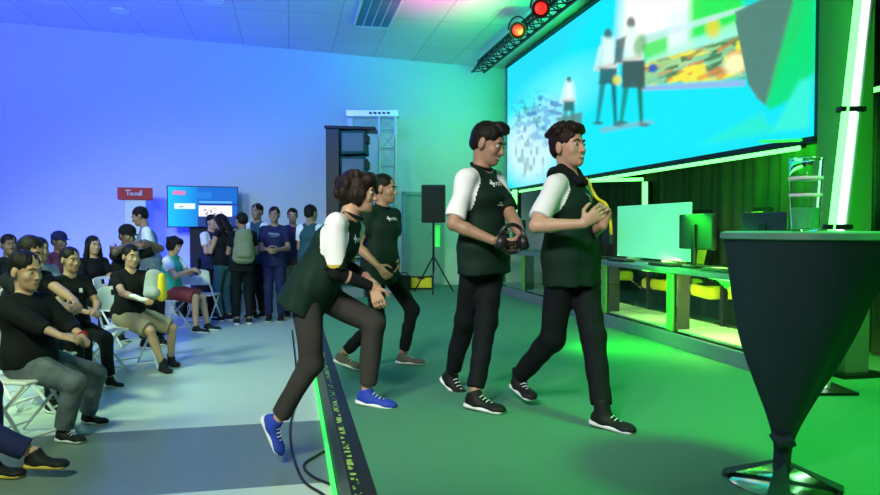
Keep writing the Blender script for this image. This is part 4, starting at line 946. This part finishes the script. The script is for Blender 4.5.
# monitors and panel
def monitor():
    e = empty('monitor', (0, 0, 0)); MB().box((0, 0, .34), (.05, .56, .33), M['black_plastic'], bev=.012).build('casing', e)
    MB().box((.028, 0, .34), (.006, .53, .30), M['black_metal']).build('screen', e)
    MB().box((-.035, 0, .22), (.03, .06, .38), M['black_metal'], bev=.006).build('neck', e); MB().box((-.0, 0, .01), (.2, .26, .015), M['black_metal'], bev=.005).build('foot', e)
    return e
mo = monitor()
for i, (u, v, lb) in enumerate([(3.72, 5.95, 'black monitor in front of the near edge of the mint panel'), (3.75, 5.02, 'black monitor just left of the covered bar table'), (3.75, 8.1, 'black monitor just behind the hooded walker'), (3.75, 9.7, 'black monitor between the two walking players'), (3.75, 11.3, 'black monitor at the far end of the desks')]):
    m_ = mo if i == 0 else copy_tree(mo); m_.location = S(u, v, DZ); m_.rotation_euler = (0, 0, AZ); tag(m_, lb, 'monitor', 'monitors on the gaming desks')
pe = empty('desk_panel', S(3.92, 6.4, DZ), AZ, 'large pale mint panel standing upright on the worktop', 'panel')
def pv(px, u):
    k_ = (px-440)/FPX; Y = u/(UX.x*k_+UX.y); return S(0, 0).x*0+(VX.x*k_*Y+VX.y*Y)
va, vb = pv(618, 3.92), pv(691, 3.92); pm = (va+vb)/2-6.4
MB().box((0, pm, .335), (.02, va-vb, .60), M['panel_added_glow'], bev=.004).build('board', pe)
for y in (pm-.4, pm+.4): MB().box((0, y, .018), (.16, .05, .036), M['alu'], bev=.004).build('foot', pe)
for i, v in enumerate((5.4, 6.35, 7.3)):
    k_ = empty('keyboard', S(3.62, v, DZ), AZ, ['black keyboard on the worktop near the bar table', 'black keyboard on the worktop in front of the mint panel', 'black keyboard on the worktop beside the hooded walker'][i], 'keyboard', 'keyboards on the worktop')
    MB().box((0, 0, .014), (.14, .42, .022), M['black_plastic'], bev=.005).build('case', k_)
    b = MB(); [b.box((-.05+.025*r, -.18+.03*c_, .028), (.019, .024, .008), M['grey_shoe']) for r in range(5) for c_ in range(13)]; b.build('keys', k_)
# ------------------------------------------------------------------ covered bar table
bx = PZ(781, 483, STZ); tbx = P(806, 236, 3.0)
be = empty('bar_table', bx, label='tall bar table wrapped in dark stretch fabric at the right', cat='table')
ZT = 1.432-STZ; top_off = Vector((.106, 0, 0))
b = MB(); b.lathe([(1e-4, ZT), (.33, ZT), (.352, ZT-.006), (.355, ZT-.03), (.33, ZT-.04)], M['table_top'], top_off, 64); b.build('tabletop', be, True)
prof = [(0, .346, .0), (.08, .318, .0), (.18, .285, .0), (.30, .250, .0), (.42, .212, .0), (.54, .165, .0), (.66, .112, .0), (.76, .070, .0), (.83, .046, .0), (.89, .032, .0), (.97, .036, .0), (1.01, .03, .0)]
vs = []; fs = []; n = 96
for i, (t, r, dx) in enumerate(prof):
    z = ZT-.02-t*(ZT-.05)*.99; cx = top_off.x*max(0, 1-t)**1.3+dx*.3
    for k_ in range(n):
        a = 2*PI*k_/n; rr = r*(1+(.035+.12*t*(1-t)*2.2)*math.cos(4*a+.5)*min(1, t*2.5))
        vs.append((cx+rr*math.cos(a), rr*math.sin(a), z))
for i in range(len(prof)-1):
    for k_ in range(n): fs.append([i*n+k_, i*n+(k_+1) % n, (i+1)*n+(k_+1) % n, (i+1)*n+k_])
c_ = MB().add(vs, fs, M['table_cover']).build('fabric_cover', be, True); c_.modifiers.new('sub', 'SUBSURF').render_levels = 1
MB().tube([(0, 0, .02), (0, 0, .35), top_off*.9+Vector((0, 0, ZT-.05))], .028, M['chrome'], 16).build('pole', be, True)
MB().tube([(-.055, -.02, .22), (-.03, -.05, .19), (.0, -.06, .205), (.03, -.045, .18)], [.012, .03, .026, .012], M['table_cover'], 10).build('knot', be, True)
MB().lathe([(1e-4, .045), (.05, .04), (.12, .028), (.20, .016), (.215, .006), (.21, 0)], M['chrome'], n=48).build('foot_disc', be, True)
b = MB()
for i in range(4):
    a = PI/4+i*PI/2+.3; b.poly([(.03, -.02), (.235, -.045), (.235, .045), (.03, .02)], .0, .001, M['table_cover'], lambda x, y, z, a=a: Vector((x*math.cos(a)-y*math.sin(a), x*math.sin(a)+y*math.cos(a), z+.10-.38*x if z < .0005 else .104-.38*x)))
b.build('cover_foot_pockets', be)
# clear cup with green base on the table
cc = P(805, 232, 2.98); cc.z = STZ+ZT
ce = empty('drinking_cup', cc, label='tall clear cup with a green lower half standing on the bar table', cat='cup')
MB().lathe([(.052, .0), (.054, .004), (.062, .15), (.066, .30), (.069, .305), (.066, .308), (.063, .30), (.059, .15), (.050, .012), (1e-4, .010)], M['clear'], n=40).build('glass_wall', ce, True)
M['green_drink'] = mat('green_drink', (.10, .75, .25), .25, var=.1)
MB().lathe([(1e-4, .013), (.048, .013), (.0545, .095), (.055, .10), (1e-4, .10)], M['green_drink'], n=36).build('green_drink', ce, True)
b = MB(); [b.lathe([(.0605+.004*j, .145+.07*j), (.0635+.004*j, .147+.07*j), (.0635+.004*j, .157+.07*j), (.0605+.004*j, .159+.07*j)], M['white_plastic'], n=40) for j in range(2)]; b.build('ribs', ce, True)
# low box at the far right behind the table
e = empty('stage_box', S(4.1, 2.95, STZ), AZ, 'low black box on the stage behind the bar table', 'box')
MB().box((.35, 0, .05), (.75, .5, .10), M['black_plastic'], bev=.01).build('body', e); MB().box((.35, 0, .11), (.70, .45, .015), M['carpet'], bev=.004).build('lid', e)
# cables on the hall floor
def cable(pts, lab, r=.008):
    o = MB().tube(pts, r, M['cable'], 8).build('floor_cable', smooth=True); return tag(o, lab, 'cable')
def crv(ctrl, n=40):
    out = []; c = [Vector(p) for p in ctrl]; c = [c[0]*2-c[1]]+c+[c[-1]*2-c[-2]]
    for i in range(1, len(c)-2):
        for j in range(n//(len(c)-3)):
            t = j/(n//(len(c)-3)); a, b2, d, f = c[i-1:i+3]
            out.append(.5*((2*b2)+(-a+d)*t+(2*a-5*b2+4*d-f)*t*t+(-a+3*b2-3*d+f)*t**3))
    return out+[c[-2]]
fl = lambda x, y: PZ(x, y, .009)
cable(crv([fl(292, 330), fl(297, 385), fl(290, 430), fl(300, 475), fl(325, 496)]), 'thin black cable running down the hall floor under the stepping player')
cable(crv([fl(334, 446), fl(316, 456), fl(304, 465), fl(312, 476), fl(338, 488), fl(350, 500)], 60), 'thin black cable looping out from the foot of the stage')
# ------------------------------------------------------------------ white folding chairs
def folding_chair():
    e = empty('folding_chair', (0, 0, 0)); w = .21
    b = MB().poly([(-.20, .20), (.20, .20), (.215, .0), (.19, -.19), (-.19, -.19), (-.215, 0)], .425, .45, M['white_plastic']).build('seat', e, bev=.01)
    vs = []; fs = []
    for i in range(13):
        a = -1+2*i/12
        for (z, dy) in ((.60, 0), (.66, .004), (.74, .004), (.80, 0), (.835-.03*abs(a)**3, -.006)):
            for th in (0, .014): vs.append((a*.205, -.245-.05*(z-.6)/.2*.8+.035*(a*a-.6)*-1*-1+dy-th+.02, z))
    for i in range(12):
        for j in range(4):
            p = i*10+j*2; q = p+10
            if j == 2 and 4 <= i <= 7: 
                fs += [[p, q, q+1, p+1], [p+2, p+3, q+3, q+2]]; continue
            fs += [[p, q, q+2, p+2], [p+1, p+3, q+3, q+1]]
        fs += [[i*10, i*10+1, i*10+11, i*10+10], [i*10+8, i*10+18, i*10+19, i*10+9]]
    fs += [[2*j, 2*j+2, 2*j+3, 2*j+1] for j in range(4)]+[[120+2*j, 120+2*j+1, 120+2*j+3, 120+2*j+2] for j in range(4)]
    MB().add(vs, fs, M['white_plastic']).build('backrest', e, True)
    for s in (-1, 1):
        MB().tube([(s*w, -.29, .80), (s*w, -.24, .62), (s*w, -.10, .42), (s*w, .22, .012)], .012, M['white_paint'], 8).build('leg', e, True)
        MB().tube([(s*(w-.025), .16, .42), (s*(w-.025), -.24, .012)], .012, M['white_paint'], 8).build('leg', e, True)
    MB().tube([(-w, .17, .07), (w, .17, .07)], .009, M['white_paint'], 8).build('crossbar', e, True)
    MB().tube([(-w+.025, -.19, .07), (w-.025, -.19, .07)], .009, M['white_paint'], 8).build('crossbar', e, True)
    return e
_fc = [None]
def chair_at(x, y, phi, label, z=0):
    if _fc[0] is None: _fc[0] = folding_chair(); c = _fc[0]
    else: c = copy_tree(_fc[0])
    c.location = (x, y, z); c.rotation_euler = (0, 0, math.radians(phi+180)); return tag(c, label, 'chair', 'white folding chairs of the audience')
Z = Vector((0, 0, 1))
def foot(px, py, H, z=0.0): return PZ(px, py, z+.088*H/1.75)   # ankle of a planted foot
# ------------------------------------------------------------------ the four players on the stage
# player stepping up onto the stage
Y1 = 4.30
J1 = person('player with a dark mop of hair stepping up onto the stage, hands on one knee', 0, 1.74, 88, P(310, 290, Y1), P(352, 215, Y1-.02), (1, .02, -.10),
    P(373, 287, Y1-.05), P(366, 276, Y1+.10), P(277, 421, Y1-.03), foot(367, 391, 1.74, STZ),
    dict(top=M['green_cloth'], sleevemat=M['white_cloth'], cuff=M['gold'], sleeve=.92, loose=1.6, hem=.13, bottom=M['charcoal'], legs='long', baggy=1.15, leglen=.90, under=M['black_cloth'], shoe=M['blue_shoe'], hair='bowl', hairmat=M['hair_brown'], collar=M['black_cloth'], topname='jersey'),
    cphi=72, headup=(.25, 0, 1), re=(-1, -.45, -.15), le=(-.3, .5, -.8), rk=(1, -.1, .2), lk=(1, 0, .4), rfd=Vector((.42, -.12, -.88)), lfd=Vector((.95, -.26, -.10)), rhd=Vector((.35, -.1, -.9)), lhd=Vector((.7, -.35, -.5)),
    rpal=Vector((.2, .6, -.5)), lpal=Vector((.1, -.2, -.9)), curl=(.5, .35), res=.0065)
chest_decal(J1, SCRIPT_LOGO, M['white_cloth'])
# player behind, walking to the right
Y2 = 5.5
J2 = person('shorter player walking on the stage behind the stepping player', STZ, 1.58, 62, P(380, 267, Y2), P(382, 208, Y2), (.92, -.30, -.08),
    P(378, 266, Y2-.25), P(396, 262, Y2+.02), P(343, 354, Y2-.12), foot(403, 354, 1.58, STZ),
    dict(top=M['green_cloth'], sleevemat=M['green_cloth'], sleeve=.62, loose=2.0, hem=.14, bottom=M['black_jeans'], legs='long', baggy=.5, leglen=.90, shoe=M['grey_shoe'], hair='short', collar=M['black_cloth'], topname='jersey', skin=M['skin_tan']),
    cphi=50, rk=(1, -.2, .1), lk=(1, -.1, .1), rfd=Vector((.9, -.3, -.25)), lfd=Vector((.93, -.30, 0)), res=.007)
chest_decal(J2, SCRIPT_LOGO, M['white_cloth'])
# player with a headset, white sleeves
Y3 = 4.5
J3 = person('player in white sleeved jersey looking down at the black headset in their hands', STZ, 1.84, 55, P(484, 254, Y3), P(481, 171, Y3), (.80, -.42, -.30),
    P(494, 241, Y3-.28), P(524, 240, Y3-.26), P(452, 374, Y3+.27), foot(475, 394, 1.84, STZ),
    dict(top=M['green_cloth'], sleevemat=M['white_cloth'], sleeve=.86, loose=1.3, hem=.115, bottom=M['black_jeans'], legs='long', baggy=.75, leglen=.92, shoe=M['black_shoe'], hair='quiff', collar=M['black_cloth'], smile=True, topname='jersey', skin=M['skin_tan']),
    cphi=52, re=(-.8, -.1, -.4), le=(.3, .4, -.9), rk=(.7, -.7, .2), lk=(.7, -.7, .1), rfd=Vector((.55, -.62, -.42)), lfd=Vector((.80, -.58, -.04)), rhd=Vector((.85, -.3, -.1)), lhd=Vector((-.5, -.35, -.5)),
    rpal=Vector((.1, .5, .8)), lpal=Vector((-.6, .2, .5)), curl=(.5, .6), res=.0065)
chest_decal(J3, SCRIPT_LOGO+[(-.0, .20, .035, .006, 0), (-.0, .215, .05, .006, 0)], M['white_cloth'])
# player with a hood
Y4 = 4.17
J4 = person('player with curly hair and a dark hood walking in front, smiling, one forearm across', STZ, 1.78, 46, P(571, 264, Y4), P(568, 176, Y4), (.64, -.76, .08),
    P(583, 224, Y4-.36), P(603, 226, Y4-.10), P(519, 377, Y4+.28), foot(602, 411, 1.78, STZ),
    dict(top=M['green_cloth'], sleevemat=M['white_cloth'], sleeve=.80, loose=1.5, hem=.12, bottom=M['black_jeans'], legs='long', baggy=1.1, leglen=.93, shoe=M['black_shoe'], hair='curly', hairmat=M['hair_brown'], hood=M['black_cloth'], smile=True, topname='jersey', hitop=True),
    cphi=52, re=(-.9, -.1, -.6), le=(.1, .3, -.9), rk=(.5, -.8, .1), lk=(.5, -.8, .1), rfd=Vector((.35, -.90, -.16)), lfd=Vector((.72, -.66, -.06)), rhd=Vector((.75, -.2, .55)), lhd=Vector((.15, -.3, .9)),
    rpal=Vector((.3, .8, .2)), lpal=Vector((-.6, -.4, .1)), curl=(.75, .8), res=.0065)
chest_decal(J4, [(.0, .115, .05, .018, .5), (-.01, .13, .03, .045, .3), (.02, .16, .05, .006, 0)], M['grey_cloth'], 'chest_emblem')
# yellow strap held by the hooded player
b = MB(); k4 = J4['k']; w = J4['wr'][-1]; n4 = J4['N']; sL = J4['sh'][-1]
pts = crv([sL+J4['cF']*.06+Z*.055-J4['cR']*-.05, sL+J4['cF']*.125-Z*.06+J4['cR']*.05, w+J4['cF']*.02+Z*.12, w+J4['cF']*.045+Z*.02, w+Z*-.05+J4['cF']*.05], 24)
for i in range(len(pts)-1):
    pass
b.tube(pts, .009, M['yellow'], 6); o = b.build('lanyard', smooth=True); tag(o, 'yellow strap hanging over the hooded player and held in one hand', 'lanyard')
# headset in the hands
c = P(512, 239, Y3-.36); e = empty('headset', c, 0, 'black headset held in both hands by the white sleeved player', 'headset')
b = MB(); b.tube([(.075*math.cos(a)*1.0, .02*math.sin(a*2), .085*math.sin(a)) for a in np.linspace(-.2, PI+.2, 17)], .012, M['black_plastic'], 8); b.build('headband', e, True)
for s in (-1, 1): 
    q = MB().lathe([(1e-4, -.028), (.035, -.028), (.045, -.012), (.045, .012), (.035, .024), (1e-4, .026)], M['black_plastic'], (s*.068, -.005, -.02), 20, Matrix.Rotation(PI/2*.8*s, 3, 'Y')).build('ear_cup', e, True)
    MB().lathe([(.022, 0), (.032, .012), (.042, .008), (.044, -.004)], M['black_cloth'], (s*.042, -.005, -.02), 20, Matrix.Rotation(-PI/2*.8*s, 3, 'Y')).build('ear_pad', q, True)
MB().tube([(-.06, -.02, -.05), (-.02, -.045, -.075), (.03, -.045, -.07)], .006, M['black_plastic'], 6).build('microphone', e, True)
b = MB(); [b.tube([(.045*math.cos(a)*(1+.1*j), -.03+.01*j, -.055+.028*math.sin(a)) for a in np.linspace(0, 2*PI, 14)[:-1]], .005, M['cable'], 5, closed=True) for j in range(3)]; b.build('coiled_cord', e, True)
# ------------------------------------------------------------------ seated audience
def seated(label, px, Y, phi, H, outfit, lean=.05, look=None, hands='lap', feet=None, px_neck=None, chair=None, res=.009, dz=0, cphi=None, pel=None, lleg=(0, 0), rleg=(0, 0), **kw):
    F = fv(phi); R = F.cross(Z); k = H/1.75
    pv_ = pel or Vector((P(px, 300, Y).x, Y, .565+dz)); n = pv_+Vector((0, 0, .5*k))+F*lean
    lk = Vector(look) if look else F+Z*-.05
    w = {'lap': (pv_+F*.34*k+R*.05+Z*.13, pv_+F*.36*k-R*.04+Z*.14), 'knees': (pv_+F*.42*k+R*.12+Z*.14, pv_+F*.42*k-R*.12+Z*.14), 'phone': (pv_+F*.34*k+R*.05+Z*.30, pv_+F*.34*k-R*.05+Z*.30),
         'raise': (n+F*.22+R*.10+Z*.10, n+F*.24-R*.06+Z*.12)}[hands] if isinstance(hands, str) else hands
    an_ = .088*k
    ra = Vector((pv_.x, pv_.y, an_))+F*(.44+rleg[0])*k+R*(.12+rleg[1]); la = Vector((pv_.x, pv_.y, an_))+F*(.44+lleg[0])*k-R*(.12+lleg[1])
    if feet: ra, la = feet
    out = dict(hem=-.0 if False else .03, loose=1.3); out.update(outfit)
    J = person(label, 0, H, phi, pv_, n, lk, w[0], w[1], ra, la, out, rk=kw.pop('rk', F+Z*1.2), lk=kw.pop('lk', F+Z*1.2), res=res, cphi=cphi,
               re=kw.pop('re', R*.7-Z*.5-F*.4), le=kw.pop('le', -R*.7-Z*.5-F*.4), rhd=kw.pop('rhd', (F*.8-R*.5-Z*.2)), lhd=kw.pop('lhd', (F*.8+R*.5-Z*.2)), rpal=kw.pop('rpal', -Z*.8-R*.5), lpal=kw.pop('lpal', -Z*.8+R*.5), **kw)
    if chair: chair_at(pv_.x-F.x*.03, pv_.y-F.y*.03, phi, chair)
    return J
blk = dict(top=M['black_cloth'], bottom=M['black_jeans'], sleeve=.75)
YA = 4.75; pA = P(31, 372, YA); pA.z = .55
JA = seated('seated spectator in black shirt and washed grey jeans, nearest the camera at left', 0, YA, 74, 1.52, dict(top=M['black_cloth'], sleeve=1.55, bottom=M['grey_jeans'], baggy=1.9, shoe=M['black_shoe'], hair='short', leglen=.93, loose=1.6),
    lean=-.05, hs_=1.27, fat=1.12, look=(.92, -.30, -.10), pel=pA, hands=(P(72, 342, YA-.22), P(82, 336, YA-.02)), feet=(foot(63, 430, 1.52), foot(88, 413, 1.52)), chair='white folding chair under the spectator in washed grey jeans', res=.0075, cphi=66)
c = P(90, 340, YA-.15); e = empty('wristband', JA['wr'][-1], 0, 'red wristband on the spectator in washed grey jeans', 'wristband'); 
dA = (JA['wr'][-1]-JA['el'][-1]).normalized(); b = MB(); xA = dA.orthogonal().normalized(); yA = dA.cross(xA); b.tube([(xA*math.cos(a)+yA*math.sin(a))*.031 for a in np.linspace(0, 2*PI, 17)[:-1]], .007, M['red'], 6, closed=True); b.build('band', e, True)
# legs at the bottom left corner
pB = Vector((P(-98, 420, 3.95).x, 3.85, .545))
JB = seated('spectator in navy trousers cut off by the bottom left corner, one leg stretched out', 0, 4.1, 86, 1.74, dict(top=M['black_cloth'], bottom=M['navy_cloth'], baggy=1.6, shoe=M['black_shoe'], sole=M['gold'], hair='short', lace=M['red'], leglen=.88, sleeve=1.7),
    pel=pB, feet=(foot(56, 460, 1.74), foot(-8, 462, 1.74)), chair='white folding chair cut off by the left edge, nearest the camera', res=.0085, rk=Vector((.3, -.2, 1)), lk=Vector((1, .2, .8)), hands='knees')
chair_at(P(38, 420, 5.0).x-.25, 4.25+1.3, 88, 'white folding chair just behind the spectator in washed grey jeans')
# second row
seated('seated spectator right behind the nearest one, only forehead and bare forearms showing', 22, 5.75, 70, 1.80, dict(top=M['black_cloth'], bottom=M['black_jeans'], sleeve=.6, hair='short', skin=M['skin_tan']), look=(.9, -.3, -.25), lean=.06,
    chair='white folding chair of the spectator showing only bare forearms', hands=(P(70, 312, 5.35), P(82, 306, 5.5)))
J = seated('seated spectator in black tee with a small white chest mark', 70, 6.45, 62, 1.50, dict(top=M['black_cloth'], bottom=M['black_jeans'], sleeve=.62, hair='short', skin=M['skin_tan']), look=(.85, -.5, -.05), lean=.0,
    hs_=1.12, chair='white folding chair of the spectator with the white chest mark', hands='lap', cphi=45)
chest_decal(J, [(-.07, .14, .035, .035, 0), (-.07, .165, .04, .008, 0)], M['white_cloth'])
chair_at(P(98, 300, 6.75).x, 6.75, 100, 'empty white folding chair between the two spectators in black tees')
# man in shorts with the white and yellow backpack
YD = 7.15; pD = Vector((P(129, 310, YD).x, YD, .565))
JD = seated('seated spectator in black tee and khaki shorts with a backpack on the lap', 0, YD, 44, 1.52, dict(top=M['black_cloth'], bottom=M['khaki'], legs='shorts', sleeve=.62, hair='short', baggy=2, shoe=M['black_shoe'], sole=M['black_shoe'], hitop=True), pel=pD,
    look=(.75, -.65, -.05), cphi=30, feet=(foot(163, 364, 1.52), foot(171, 358, 1.52)), hs_=1.12, chair='white folding chair of the spectator in khaki shorts', hands=(P(139, 299, YD-.33), P(152, 298, YD-.3)), rk=Vector((.2, -.4, 1)), lk=Vector((.8, -.4, 1)))
c = P(153, 283, YD-.32); e = empty('backpack', c, .2, 'white and yellow backpack on the lap of the spectator in khaki shorts', 'backpack')
b = SDF(); b.econe((0, 0, -.10), (0, 0, .09), (1, 0, 0), .085, .06, .07, .045, k=.02); b.cone((-.03, -.05, -.09), (.03, -.05, -.09), .05, .05); sdf_obj('bag_body', b, .009, M['bag_grey'], e, (0, 0, 0), noise=folds(3, .003, 40))
b = SDF(); b.econe((.075, .01, -.13), (.075, .01, .06), (1, 0, 0), .05, .07, .04, .05, k=.02); sdf_obj('side_pocket', b, .009, M['yellow'], e, (0, 0, 0))
MB().tube([(-.03, -.05, -.16), (-.10, -.06, -.15), (-.16, -.04, -.12), (-.21, .0, -.12)], [.02, .022, .02, .012], M['white_cloth'], 8).build('strap', e, True)
MB().tube([(-.02, 0, .155), (-.015, 0, .18), (.015, 0, .18), (.02, 0, .155)], .006, M['grey_cloth'], 6).build('top_loop', e, True)
# kid with phone
YE = 9.8; pE = Vector((P(171, 290, YE).x, YE, .565))
JE = seated('seated kid in a teal tee and red shorts looking at a phone', 0, YE, 84, 1.66, dict(top=M['teal_cloth'], sleevemat=M['white_cloth'], sleeve=.6, bottom=M['red_shorts'], legs='shorts', hair='bowl', shoe=M['black_shoe'], baggy=1.7), pel=pE, look=(.9, -.35, -.30), lean=.02,
    chair='white folding chair of the kid in the teal tee', hands='phone', lleg=(.05, .02))
c = (JE['wr'][1]+JE['wr'][-1])/2+fv(84)*.09+Z*.03; e = empty('phone', c, math.radians(70), 'black phone in the hands of the kid in the teal tee', 'phone')
MB().box((0, 0, .05), (.075, .01, .15), M['black_plastic'], bev=.004).build('body', e)
MB().box((0, -.006, .05), (.066, .002, .135), M['black_metal']).build('screen', e)
seated('spectator in dark shorts seated just behind the kid in the teal tee', 180, 10.35, 80, 1.70, dict(top=M['navy_cloth'], bottom=M['dark_shorts'], legs='shorts', hair='short', skin=M['skin_tan']), look=(.9, -.3, -.2), chair='white folding chair of the spectator in dark shorts', res=.011, lean=.1) if False else None
# back row
seated('seated person in a dark cap holding both hands up to the face', 124, 8.7, 66, 1.86, dict(top=M['black_cloth'], bottom=M['black_jeans'], hair='cap', capmat=M['black_cloth'], skin=M['skin_dark'], sleeve=.7), look=(.8, -.6, -.1), chair='white folding chair of the person in the dark cap', hands='raise', res=.01, dz=.06)
seated('seated person with long dark hair and a black top', 91, 9.0, 58, 1.70, dict(top=M['black_cloth'], bottom=M['black_jeans'], hair='long', skin=M['skin']), look=(.75, -.6, 0), chair='white folding chair of the person with long hair', res=.01)
seated('seated person in a cap and dark red shirt in the back row', 57, 9.6, 60, 1.80, dict(top=mat('maroon_cloth', (.10, .015, .05), .8), bottom=M['black_jeans'], hair='cap', skin=M['skin_dark'], capmat=M['navy_cloth']), look=(.85, -.4, -.05), chair='white folding chair of the person in the cap and dark red shirt', res=.01)
seated('seated person at the left edge of the picture in a dark top', 7, 8.3, 60, 1.76, dict(top=M['black_cloth'], bottom=M['black_jeans'], hair='short', skin=M['skin_dark']), look=(.7, -.7, 0), chair='white folding chair at the left edge of the picture, in the back row', res=.01)
seated('seated spectator in dark shirt half hidden behind the second row', 36, 7.1, 66, 1.72, dict(top=M['grey_cloth'], bottom=M['black_jeans'], hair='short', skin=M['skin_tan']), look=(.8, -.5, 0), chair='white folding chair half hidden behind the second row', res=.01)
chair_at(P(206, 280, 10.75).x, 10.6, 175, 'empty white folding chair in front of the standing group')
# ------------------------------------------------------------------ standing audience
def standing(label, px, Y, phi, H, outfit, look=None, hands=None, stride=(0, 0), res=.011, lean=0, **kw):
    F = fv(phi); R = F.cross(Z); k = H/1.75; x = P(px, 300, Y).x
    pv_ = Vector((x, Y, .935*k)); n = pv_+Z*.5*k+F*lean
    ra = Vector((x, Y, .088*k))+R*.09+F*stride[0]; la = Vector((x, Y, .088*k))-R*.09+F*stride[1]
    out = dict(hem=.11, loose=1.4); out.update(outfit)
    rw = lw = None
    if hands == 'front': rw, lw = pv_+F*.28+R*.08+Z*.16, pv_+F*.28-R*.08+Z*.16
    if hands == 'phone': rw, lw = pv_+F*.27+R*.06+Z*.28, pv_+F*.27-R*.06+Z*.28
    if hands == 'reach': rw, lw = pv_+F*.42+R*.06+Z*.22, pv_+F*.25-R*.1+Z*.1
    return person(label, 0, H, phi, pv_, n, Vector(look) if look else F+Z*-.08, rw, lw, ra, la, out, rk=F, lk=F, res=res, **kw)
standing('standing person in a grey tee with white sleeves leaning towards the cap wearer', 152, 9.75, -62, 1.76, dict(top=M['grey_cloth'], sleevemat=M['white_cloth'], bottom=M['black_jeans'], hair='short', sleeve=.7, skin=M['skin_tan']), look=(-.85, -.25, -.35), hands='reach', lean=.08)
standing('standing person with a white sleeve half hidden behind the one in teal jeans', 212, 11.15, 60, 1.66, dict(top=M['navy_cloth'], sleevemat=M['white_cloth'], bottom=M['black_jeans'], hair='short'), hands='phone')
standing('standing person in a black tank top and teal jeans seen from behind', 225, 10.85, -120, 1.68, dict(top=M['black_cloth'], bottom=M['teal_jeans'], hair='longback', sleeve=0, hem=.03), hands='phone', look=(-.7, .2, -.4))
JG = standing('standing person in black trousers carrying a khaki backpack', 243, 10.5, -160, 1.68, dict(top=M['black_cloth'], bottom=M['black_jeans'], hair='short', skin=M['skin_tan']), look=(-.6, .5, -.1), hands='front')
kk = JG['k']; c = JG['C']-JG['cF']*.19; e = empty('backpack', c, math.atan2(JG['cF'].y, JG['cF'].x)-PI/2, 'khaki backpack worn by the standing person in black trousers', 'backpack')
b = SDF(); b.econe((0, 0, -.22), (0, 0, .14), (1, 0, 0), .16, .10, .12, .07, k=.03); sdf_obj('bag_body', b, .012, M['khaki_bag'], e, (0, 0, 0), noise=folds(5, .004, 30))
b = SDF(); b.econe((0, -.09, -.18), (0, -.08, -.04), (1, 0, 0), .12, .05, .10, .04, k=.03); sdf_obj('front_pocket', b, .012, M['khaki_bag'], e, (0, 0, 0))
for s in (-1, 1): MB().tube([(s*.09, .06, .15), (s*.11, .14, .20), (s*.12, .26, .16), (s*.12, .31, 0), (s*.13, .18, -.18), (s*.12, .03, -.20)], .016, M['khaki_bag'], 6).build('strap', e, True)
standing('standing person in a teal and white tee with one arm hanging', 258, 11.3, -25, 1.84, dict(top=M['dark_teal'], sleevemat=M['white_cloth'], bottom=M['black_jeans'], hair='short', skin=M['skin_tan'], sleeve=.6), look=(-.3, -.9, 0))
J = standing('standing person in a navy tee with a pale chest print', 275, 10.9, 8, 1.78, dict(top=M['navy_cloth'], bottom=M['navy_cloth'], hair='short', skin=M['skin_tan'], sleeve=.7, loose=1.3), look=(.1, -.9, 0), hands='front')
chest_decal(J, [(0, .12, .16, .035, .1), (0, .155, .10, .01, 0)], M['grey_cloth'])
standing('standing person in a purple tee and khaki shorts', 293, 11.4, 15, 1.77, dict(top=M['purple_cloth'], bottom=M['khaki'], legs='shorts', hair='short', sleeve=.6), look=(.2, -.9, -.05))
standing('standing person in a teal shirt with white sleeves seen from behind', 311, 10.6, 165, 1.80, dict(top=M['dark_teal'], sleevemat=M['white_cloth'], bottom=M['teal_jeans'], hair='short', sleeve=.6, skin=M['skin_tan']), look=(.5, .8, 0), hands='front')
for o in list(bpy.data.objects):
    if o.name.startswith('person') and 'label' not in o: print('unlabelled', o.name)
